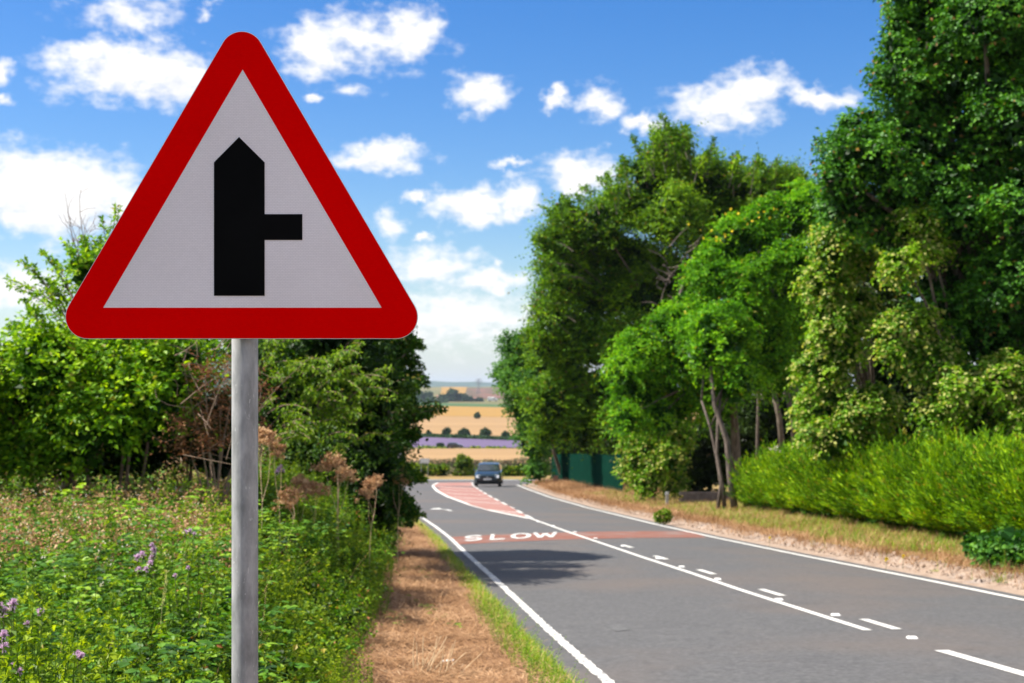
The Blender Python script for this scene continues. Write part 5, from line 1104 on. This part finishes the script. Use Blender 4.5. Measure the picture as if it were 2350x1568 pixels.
# bramble runner lying over the dry verge
def runner(pts, label, seed, zoff=.06):
    rr = rg(seed); P = []
    for (px, py) in pts:
        p = un(px, py, zoff); P.append(p)
    P = np.array(P); root = empty('bramble_runner', P[0], label, 'bramble', 'bramble runners on the dry verge'); o3 = P[0]; g = Geo(); lf = Geo(); tube(g, P, .005, .003, n=4)
    s = np.linspace(0, 1, len(P)); k = 15
    for j in range(k):
        f = j / (k - 1); b = np.array([np.interp(f, s, P[:, i]) for i in range(3)]); a = rr.uniform(0, 6.28); q = np.array([math.cos(a), math.sin(a), .2]); e = b + q * .05; sd = np.array([-q[1], q[0], 0])
        A = np.array([q, q * .2 + sd, q * .2 - sd]); leaves(lf, np.repeat(e[None], 3, 0), A, nrm(rr.normal(0, .3, (3, 3)) + [0, 0, 1]), .085, .06, rng=rr, hi=True, fold=.05)
    g.build('cane', M['stem'], root, origin=o3); lf.build('foliage', M['leaf_bramble'], root, origin=o3)
runner([(930, 1370), (960, 1385), (985, 1395), (1010, 1420), (1050, 1445)], 'bramble runner trailing across the middle of the dry verge', 730)
runner([(890, 1290), (930, 1310), (960, 1300), (985, 1325)], 'shorter bramble runner reaching onto the verge higher up', 731)
runner([(860, 1400), (900, 1410), (925, 1432)], 'bramble runner hugging the weeds at the left of the verge', 732)
# bundle of dry stalks and a pale scrap
rr = rg(740); p = un(1012, 1560, .0); root = empty('dry_stalks', p, 'clump of broken dry stalks standing on the near dry verge', 'dead plant'); g = Geo()
for k in range(16):
    a = np.array([rr.uniform(-.25, .12), rr.uniform(-.1, .1), 0]); d = np.array([rr.uniform(-.05, .32), rr.uniform(-.1, .1), rr.uniform(.15, .42)]); tube(g, curve3(a, a + d, rr.normal(0, .01, 3), 4), .006, .003, n=4)
for k in range(26):
    a = np.array([rr.uniform(-.5, .4), rr.uniform(-.25, .25), .03]); b = rr.uniform(0, 6.28); tube(g, [a, a + np.array([math.cos(b) * .22, math.sin(b) * .22, rr.uniform(.0, .06)])], .005, .003, n=4)
g.build('stalks', M['strawstalk'], root)
p = un(1028, 1518, .08); g = Geo(); V = [(-.05, 0, .0), (.05, -.01, .01), (.052, .03, .014), (-.048, .035, .004)]; V2 = [(x, y, z - .004) for x, y, z in V]
g.add(V + V2, [(0, 1, 2), (0, 2, 3), (4, 6, 5), (4, 7, 6), (0, 4, 5), (0, 5, 1), (1, 5, 6), (1, 6, 2), (2, 6, 7), (2, 7, 3), (3, 7, 4), (3, 4, 0)])
o = g.build('litter_scrap', M['white']); o.location = p; tag(o, 'small pale scrap lying on the dry stalks of the verge', 'litter')
# yellow flowers under the hedge
for k, (px, py) in enumerate(((2072, 1292 - 10), (2033, 1296 - 8), (1765, 1238))):
    p = un(px, py, .2); Y = p[1]; X = (px - CX) / F * Y; z = float(zr_at(X, Y)); root = empty('yellow_flower', (X, Y, z), ('yellow flower at the hedge foot, the brighter of two', 'yellow flower at the hedge foot, the paler left one', 'yellow flower on the verge near the slim trunks')[k], 'flower'); g = Geo(); rr = rg(750 + k); tube(g, [(0, 0, 0), (.01, 0, .22)], .004, .003, n=4); g.build('stem', M['stem'], root)
    g = Geo(); n = 16; leaves(g, np.repeat(np.array([[.01, 0, .22]]), n, 0), nrm(rr.normal(0, .5, (n, 3)) + [0, -.4, .4]), rdir(rr, n), .05, .03, rng=rr); g.build('petals', M['yellow'], root)

# ------------------------------------------------------------------ green palisade fence
def palisade():
    a = np.array([2.95, 106.0]); b = np.array([5.55, 71.0]); d = b - a; L = np.linalg.norm(d); u = d / L; root = empty('palisade_fence', (a[0], a[1], zr_at(*a)), 'dark green metal palisade fence under the trees beyond the verge', 'fence'); o3 = np.array(root.location)
    nv = np.array([-u[1], u[0]]); ang = math.atan2(u[1], u[0])
    g = Geo(); n = int(L / .155)
    for k in range(n):
        p = a + u * (k + .5) * .155; z = float(zr_at(p[0], p[1])) + .05; w_ = .026; h = 1.95
        q = [(-w_, 0), (w_, 0)]
        V = []
        for (s, o_) in ((-w_, 0), (0, -.018), (w_, 0)): c = p + u * s + nv * o_; V += [(c[0], c[1], z), (c[0], c[1], z + h - (.0 if s == 0 else .09))]
        V = np.array(V); Vb = V + np.array([nv[0] * .004, nv[1] * .004, 0]); m = 6
        T = [(0, 2, 3), (0, 3, 1), (2, 4, 5), (2, 5, 3)]; T += [(x + m, z_ + m, y + m) for x, y, z_ in T]; T += [(0, 1, 7), (0, 7, 6), (4, 10, 11), (4, 11, 5), (1, 3, 9), (1, 9, 7), (3, 5, 11), (3, 11, 9)]
        g.add(np.concatenate([V, Vb]), T)
    o = g.build('pales', M['fencegreen'], root, origin=o3); o['kind'] = 'stuff'
    for h in (.4, 1.65):
        g = Geo(); P = []
        for s in np.linspace(0, L, 24): p = a + u * s + nv * .02; P.append((p[0], p[1], float(zr_at(p[0], p[1])) + h))
        tube(g, P, .025, n=4); g.build('rail', M['fencegreen'], root, origin=o3)
    for s in np.arange(0, L + .1, 2.75):
        g = Geo(); p = a + u * s + nv * .08; z = float(zr_at(p[0], p[1])); box(g, -.05, .05, -.04, .04, -.1, 2.0); o = g.build('post', M['fencegreen'], root); o.location = np.array([p[0], p[1], z]) - o3; o.rotation_euler = (0, 0, ang)
palisade()
# brick pier by the fence end
p = un(1275, 1112, .15); root = empty('brick_pier', p, 'short pinkish brick pier at the left end of the green fence', 'pier'); k = 0
for row in range(8):
    for j in range(2):
        g = Geo(); off = .0; 
        if row % 2: box(g, -.16 + j * .165, -.0 + j * .165, -.16, .16, row * .075, row * .075 + .066)
        else: box(g, -.16, .165, -.16 + j * .165, -.0 + j * .165, row * .075, row * .075 + .066)
        g.build('brick', M['brick'], root)
g = Geo(); box(g, -.15, .15, -.15, .15, 0, .59); g.build('mortar_core', M['concrete'], root)
# marker post, white slab, low wall
p = un(1531, 1168, .12); g = Geo(); root = empty('marker_post', p, 'short pale marker post standing on the right verge', 'post')
box(g, -.055, .055, -.05, .05, -.1, .56); g.build('post', M['concrete'], root); g = Geo(); box(g, -.06, .06, -.055, .055, .56, .66); g.build('white_cap', M['white'], root)
p = un(1505, 1164, .16); g = Geo(); box(g, -.42, .4, -.3, .3, -.04, .05); o = g.build('cover_slab', M['white']); o.location = p; tag(o, 'flat white slab lying on the verge left of the marker post', 'slab')
rr = rg(760); p = at(1580, 1160, 56); z = float(zr_at(p[0], 56.)); root = empty('stone_wall', (p[0], 56, z), 'low rough stone wall in the shade left of the slim trunks', 'wall')
for row in range(4):
    x = -.35 if row % 2 else -.2
    while x < 1.5:
        w_ = rr.uniform(.22, .42); g = Geo(); e = rr.uniform(-.015, .015); box(g, x, x + w_ - .015, -.15 + e, .15, row * .13, row * .13 + .118); g.build('stone', M['stone'], root); x += w_
g = Geo(); box(g, -.2, 1.5, -.12, .13, -.1, .5); g.build('mortar_core', M['bark'], root)
p = at(1450, 1140, 64); z = float(zr_at(p[0], 64.))
# small white flower cluster in the dark wood
p = at(1778, 1031, 46); z = float(zr_at(p[0], 46.)); root = empty('white_flower', (p[0], 46, z), 'single white flower head showing above the left end of the golden hedge', 'flower'); o3 = np.array([p[0], 46, z]); g = Geo(); tube(g, [o3, p], .006, .004, n=4); g.build('stem', M['stem'], root, origin=o3)
g = Geo(); n = 40; rr = rg(761); leaves(g, p + rr.normal(0, .05, (n, 3)) * [1.4, 1, .6], rdir(rr, n), rdir(rr, n), .09, .07, rng=rr); g.build('petals', M['petal_white'], root, origin=o3)

# ------------------------------------------------------------------ cars
def car_paint(name, col):
    m, t = new_mat(name); p = N_(t, 'ShaderNodeBsdfPrincipled'); p.inputs['Base Color'].default_value = (*col, 1); p.inputs['Roughness'].default_value = .28; p.inputs['Metallic'].default_value = .35; p.inputs['Coat Weight'].default_value = .8
    n = N_(t, 'ShaderNodeTexNoise'); n.inputs['Scale'].default_value = 6; b = ramp(t, n.outputs['Fac'], [(.3, tuple(c * .85 for c in col)), (.7, tuple(min(1, c * 1.1) for c in col))]); t.links.new(b, p.inputs['Base Color'])
    o = N_(t, 'ShaderNodeOutputMaterial'); t.links.new(p.outputs[0], o.inputs[0]); return m
M['glass'] = surf('dark_window_glass', [(.4, (.02, .028, .032)), (.6, (.035, .045, .05))], scale=2, rough=.08, spec=.8, coat=.5)
M['rubber'] = surf('tyre_rubber', [(.4, (.012, .012, .012)), (.6, (.025, .025, .025))], scale=8, rough=.9)
M['black_trim'] = surf('black_plastic_trim', [(.4, (.012, .012, .013)), (.6, (.02, .02, .021))], scale=8, rough=.6)
M['lamp'] = surf('headlamp_glass', [(.4, (.7, .72, .74)), (.6, (.85, .87, .9))], scale=8, rough=.15, spec=.8, metal=.3)
M['rim'] = surf('wheel_rim', [(.4, (.3, .3, .31)), (.6, (.4, .4, .41))], scale=8, rough=.35, metal=.7)
def loft(secs, name, mat, parent):
    """secs: list of (y, [(x,z)...half outline from bottom centre to top centre]) mirrored to a closed body"""
    g = Geo(); rings = []
    for y, half in secs:
        ring = [(x, y, z) for x, z in half] + [(-x, y, z) for x, z in half[::-1]]
        rings.append(ring)
    n = len(rings[0]); V = [v for r in rings for v in r]; T = []
    for i in range(len(rings) - 1):
        for j in range(n):
            k = (j + 1) % n; a, b = i * n + j, i * n + k; T += [(a, b, b + n), (a, b + n, a + n)]
    for j in range(1, n - 1): T += [(0, j + 1, j)]; e = (len(rings) - 1) * n; T += [(e, e + j, e + j + 1)]
    g.add(V, T); o = g.build(name, mat, parent, smooth=False); return o
def car(loc, rz, label, paint, name='hatchback_car', lights=True, emblem=True):
    """front points to -y"""
    root = empty(name, loc, label, 'car', rz=rz)
    def sec(y, w, zb, zs, zt, wt): return (y, [(w * .90, zb), (w, zb + .12), (w * 1.0, (zb + zs) / 2), (w * .985, zs), (wt, zt), (wt * .6, zt + .015)])
    body = loft([sec(-1.98, .62, .32, .55, .60, .50), sec(-1.92, .76, .24, .62, .74, .62), sec(-1.72, .83, .22, .72, .84, .68), sec(-1.3, .86, .22, .82, .93, .72), sec(-.85, .87, .22, .90, .99, .74), sec(-.3, .87, .22, .93, .98, .76), sec(.6, .87, .22, .94, .98, .76), sec(1.5, .86, .22, .95, 1.0, .76), sec(1.85, .82, .28, .93, .99, .72), sec(1.93, .74, .36, .85, .92, .66)], 'body', paint, root)
    loft([(-.92, [(.76, .96), (.76, .97), (.75, .98), (.74, .985), (.70, .99), (.4, 1.0)]), (-.25, [(.77, .95), (.765, 1.0), (.72, 1.2), (.66, 1.36), (.60, 1.40), (.35, 1.42)]), (.2, [(.78, .95), (.77, 1.0), (.73, 1.24), (.665, 1.42), (.60, 1.455), (.35, 1.47)]), (1.0, [(.78, .95), (.77, 1.0), (.73, 1.24), (.66, 1.41), (.60, 1.44), (.35, 1.455)]), (1.55, [(.77, .95), (.76, 1.0), (.71, 1.2), (.64, 1.36), (.58, 1.385), (.35, 1.40)]), (1.85, [(.73, .95), (.72, .97), (.70, 1.0), (.68, 1.02), (.60, 1.03), (.3, 1.04)])], 'cabin', paint, root)
    g = Geo(); n0 = lambda *p: np.array(p)
    def quad(gg, q, off): 
        q = np.array(q, float); n = np.cross(q[1] - q[0], q[2] - q[0]); n = n / np.linalg.norm(n); q2 = q + n * off; gg.add(np.concatenate([q, q2]), [(4, 5, 6), (4, 6, 7), (0, 2, 1), (0, 3, 2), (0, 1, 5), (0, 5, 4), (1, 2, 6), (1, 6, 5), (2, 3, 7), (2, 7, 6), (3, 0, 4), (3, 4, 7)])
    quad(g, [(-.69, -.885, 1.0), (.69, -.885, 1.0), (.60, -.285, 1.375), (-.60, -.285, 1.375)], .035); g.build('windscreen', M['glass'], root)
    for s in (-1, 1):
        g = Geo(); q = [(s * .775, -.45, 1.0), (s * .785, 1.4, 1.0), (s * .69, 1.3, 1.34), (s * .69, -.15, 1.34)]; quad(g, q if s > 0 else q[::-1], .02); g.build('side_window', M['glass'], root)
        g = Geo(); tube(g, [(s * .88, -.62, 1.03), (s * .98, -.62, 1.03)], .075, .06, n=8); g.build('mirror', paint, root)
        g = Geo(); quad(g, [(s * .44 if s > 0 else -.76, -1.945, .60), (.76 if s > 0 else -.44, -1.945 + (0), .60), (.72 if s > 0 else -.46, -1.86, .77), (s * .46 if s > 0 else -.72, -1.86, .77)], .03); g.build('headlight', M['lamp'] if s < 0 or not lights else M['lamp'], root)
        for y in (-1.27, 1.22):
            w = bpy.data.objects.new('wheel', None); C.objects.link(w); w.parent = root; w.location = (s * .77, y, .30)
            g = Geo(); tube(g, [(-.1, 0, 0), (-.085, 0, 0), (.085, 0, 0), (.1, 0, 0)], .30, n=20); g.build('tyre', M['rubber'], w, smooth=False)
            g = Geo(); tube(g, [(s * .09, 0, 0), (s * .108, 0, 0)], .19, n=14); g.build('rim', M['rim'], w)
            g = Geo()
            for k in range(12):
                a0, a1 = math.pi * k / 12, math.pi * (k + 1) / 12
                V = [(s * .112, r * math.cos(a), r * math.sin(a)) for r in (.31, .37) for a in (a0, a1)]; V += [(x - s * .08, yy, z) for x, yy, z in V]; g.add(V, [(0, 1, 3), (0, 3, 2), (4, 7, 5), (4, 6, 7), (2, 3, 7), (2, 7, 6), (0, 5, 1), (0, 4, 5)])
            g.build('wheel_arch', M['black_trim'], w)
    g = Geo(); box(g, -.42, .42, -2.0, -1.9, .60, .71); g.build('grille', M['black_trim'], root)
    g = Geo(); box(g, -.72, .72, -2.03, -1.85, .30, .46); g.build('lower_bumper', M['black_trim'], root)
    g = Geo(); box(g, -.26, .26, -2.05, -2.03, .46, .57); g.build('number_plate', M['white'], root)
    if emblem:
        g = Geo(); V = [(0, -2.02, .69), (.075, -2.02, .655), (0, -2.02, .62), (-.075, -2.02, .655)]; V += [(x, y + .03, z) for x, y, z in V]; g.add(V, [(0, 3, 2), (0, 2, 1), (0, 1, 5), (0, 5, 4), (1, 2, 6), (1, 6, 5), (2, 3, 7), (2, 7, 6), (3, 0, 4), (3, 4, 7)]); g.build('emblem', M['lamp'], root)
    g = Geo(); box(g, -.70, .70, -1.75, 1.75, .17, .26); g.build('underbody', M['black_trim'], root)
    return root
p = un(1121, 1117.5, .05); car((p[0], p[1] + 2, p[2] - .02), R(-2), 'dark blue hatchback with headlight glinting, driving up past the red island', car_paint('dark_blue_car_paint', (.014, .036, .048)))
# vehicles far off
Y = 560; p = at(1044, 1027, Y); z = float(zr(Y)) + .25
c = car((p[0], Y, z), R(88), 'dark estate car on the lane below the lavender field', car_paint('black_car_paint', (.02, .022, .025)), name='far_car', emblem=False); c.scale = (1.6, 1.6, 1.6)
def van(loc, rz, label):
    root = empty('white_van', loc, label, 'van', rz=rz); pm = M['white']
    loft([(-2.6, [(.9, .4), (.95, .6), (.95, .9), (.93, 1.1), (.85, 1.15), (.4, 1.18)]), (-1.9, [(.95, .35), (1, .6), (1, 1.0), (.98, 1.3), (.88, 1.35), (.4, 1.38)]), (-1.2, [(.95, .35), (1, .6), (1, 1.2), (.97, 2.0), (.85, 2.15), (.4, 2.2)]), (2.5, [(.95, .35), (1, .6), (1, 1.2), (.97, 2.1), (.85, 2.3), (.4, 2.35)]), (2.6, [(.9, .4), (.95, .6), (.95, 1.2), (.92, 2.0), (.8, 2.2), (.4, 2.25)])], 'body', pm, root)
    for s in (-1, 1):
        for y in (-1.7, 1.6): g = Geo(); tube(g, [(s * .85, y, .35), (s * 1.02, y, .35)], .35, n=14); g.build('wheel', M['rubber'], root)
        g = Geo(); box(g, min(s * 1.0, s * 1.015), max(s * 1.0, s * 1.015), -1.2, -.3, 1.3, 1.9); g.build('side_window', M['glass'], root)
Y = 2180; p = at(1131, 930, Y); van((p[0], Y, float(zr(Y)) + .4), R(90), 'tiny white van on the far side of the green crop strip'); bpy.data.objects['white_van'].scale = (3, 3, 3)
# pylon
Y = 2800; b = at(1098, 930, Y); z0 = float(zr(Y)); H = (CY - 869) / F * Y - z0; root = empty('electricity_pylon', (b[0], Y, z0), 'thin grey lattice pylon standing on the far skyline', 'pylon'); M['pylon'] = surf('dull_steel', [(.4, (.22, .23, .24)), (.6, (.28, .29, .3))], scale=1, rough=.7)
for sx_, sy_ in ((-1, -1), (1, -1), (1, 1), (-1, 1)):
    g = Geo(); tube(g, [(sx_ * 4, sy_ * 4, 0), (sx_ * 1.3, sy_ * 1.3, H * .6), (sx_ * .6, sy_ * .6, H)], .34, .24, n=4); g.build('leg', M['pylon'], root)
g = Geo()
for k in range(14):
    f0, f1 = k / 14, (k + 1) / 14; w0, w1 = 4 - 3.4 * f0 ** .7, 4 - 3.4 * f1 ** .7
    for s in (-1, 1): tube(g, [(-w0, s * w0, H * f0), (w1, s * w1, H * f1)], .16, n=3); tube(g, [(w0, s * w0, H * f0), (-w1, s * w1, H * f1)], .16, n=3)
g.build('bracing', M['pylon'], root)['kind'] = 'stuff'
for f, w_ in ((.68, 7), (.81, 9), (.94, 6)):
    g = Geo(); tube(g, [(-w_, 0, H * f), (0, 0, H * f + 1.2), (w_, 0, H * f)], .3, n=4); tube(g, [(-w_, 0, H * f), (w_, 0, H * f)], .3, n=4); g.build('cross_arm', M['pylon'], root)
# farmhouse with a red roof far off
Y = 2250; b = at(1008, 923, Y); z0 = float(zr(Y)); root = empty('farmhouse', (b[0], Y, z0), 'far little house with a pinkish roof beside the dark wood', 'house')
g = Geo(); box(g, -4.5, 4.5, -3.5, 3.5, 0, 5); g.build('wall', M['white'], root)
g = Geo(); V = [(-4.8, -4, 5), (4.8, -4, 5), (4.8, 4, 5), (-4.8, 4, 5), (-4.8, 0, 9.5), (4.8, 0, 9.5)]; g.add(V, [(0, 1, 5), (0, 5, 4), (2, 3, 4), (2, 4, 5), (1, 2, 5), (3, 0, 4), (0, 2, 1), (0, 3, 2)]); rf = g.build('roof', M['brick'], root)
g = Geo(); box(g, 2.4, 3.6, -.6, .6, 8, 11); g.build('chimney', M['brick'], rf)
for x in (-2.6, 2.6):
    for z in (1.2, 3.4): g = Geo(); box(g, x - .6, x + .6, -3.56, -3.5, z, z + 1.1); g.build('window', M['glass'], root)
g = Geo(); box(g, -.6, .6, -3.56, -3.5, 0, 2.1); g.build('door', M['brick'], root)
# signboards at the junction, seen past the bushes
for (px, py, w_, h, lab, Y) in ((974, 1058, 22, 10, 'small white signboard on two posts beyond the junction, beside the dark bush', 121), (909, 1040, 24, 20, 'pale blue grey signboard half hidden behind the dark bush', 119.5)):
    c = at(px, py, Y); z = float(zr(Y)) + .1; root = empty('signboard', (c[0], Y, z), lab, 'sign'); W = w_ * Y / F / 2; H = h * Y / F / 2; cz = c[2] - z
    g = Geo(); box(g, -W, W, -.02, .02, cz - H, cz + H); g.build('board', M['white'], root)
    g = Geo(); box(g, -W - .02, W + .02, .021, .04, cz - H - .02, cz + H + .02); g.build('frame', M['galv'], root)
    for s in (-1, 1): g = Geo(); box(g, s * W * .7 - .03, s * W * .7 + .03, .042, .10, -.1, cz + H * .8); g.build('post', M['galv'], root)

# ------------------------------------------------------------------ haze over the valley
hz, t = new_mat('haze'); v = N_(t, 'ShaderNodeVolumePrincipled'); v.inputs['Color'].default_value = (.72, .84, 1, 1); v.inputs['Density'].default_value = 5.5e-5; v.inputs['Anisotropy'].default_value = .3
o = N_(t, 'ShaderNodeOutputMaterial'); t.links.new(v.outputs[0], o.inputs['Volume'])
g = Geo(); box(g, -14000, 14000, -400, 14000, -37, 62); tag(g.build('haze', hz), 'thin summer haze', kind='stuff')
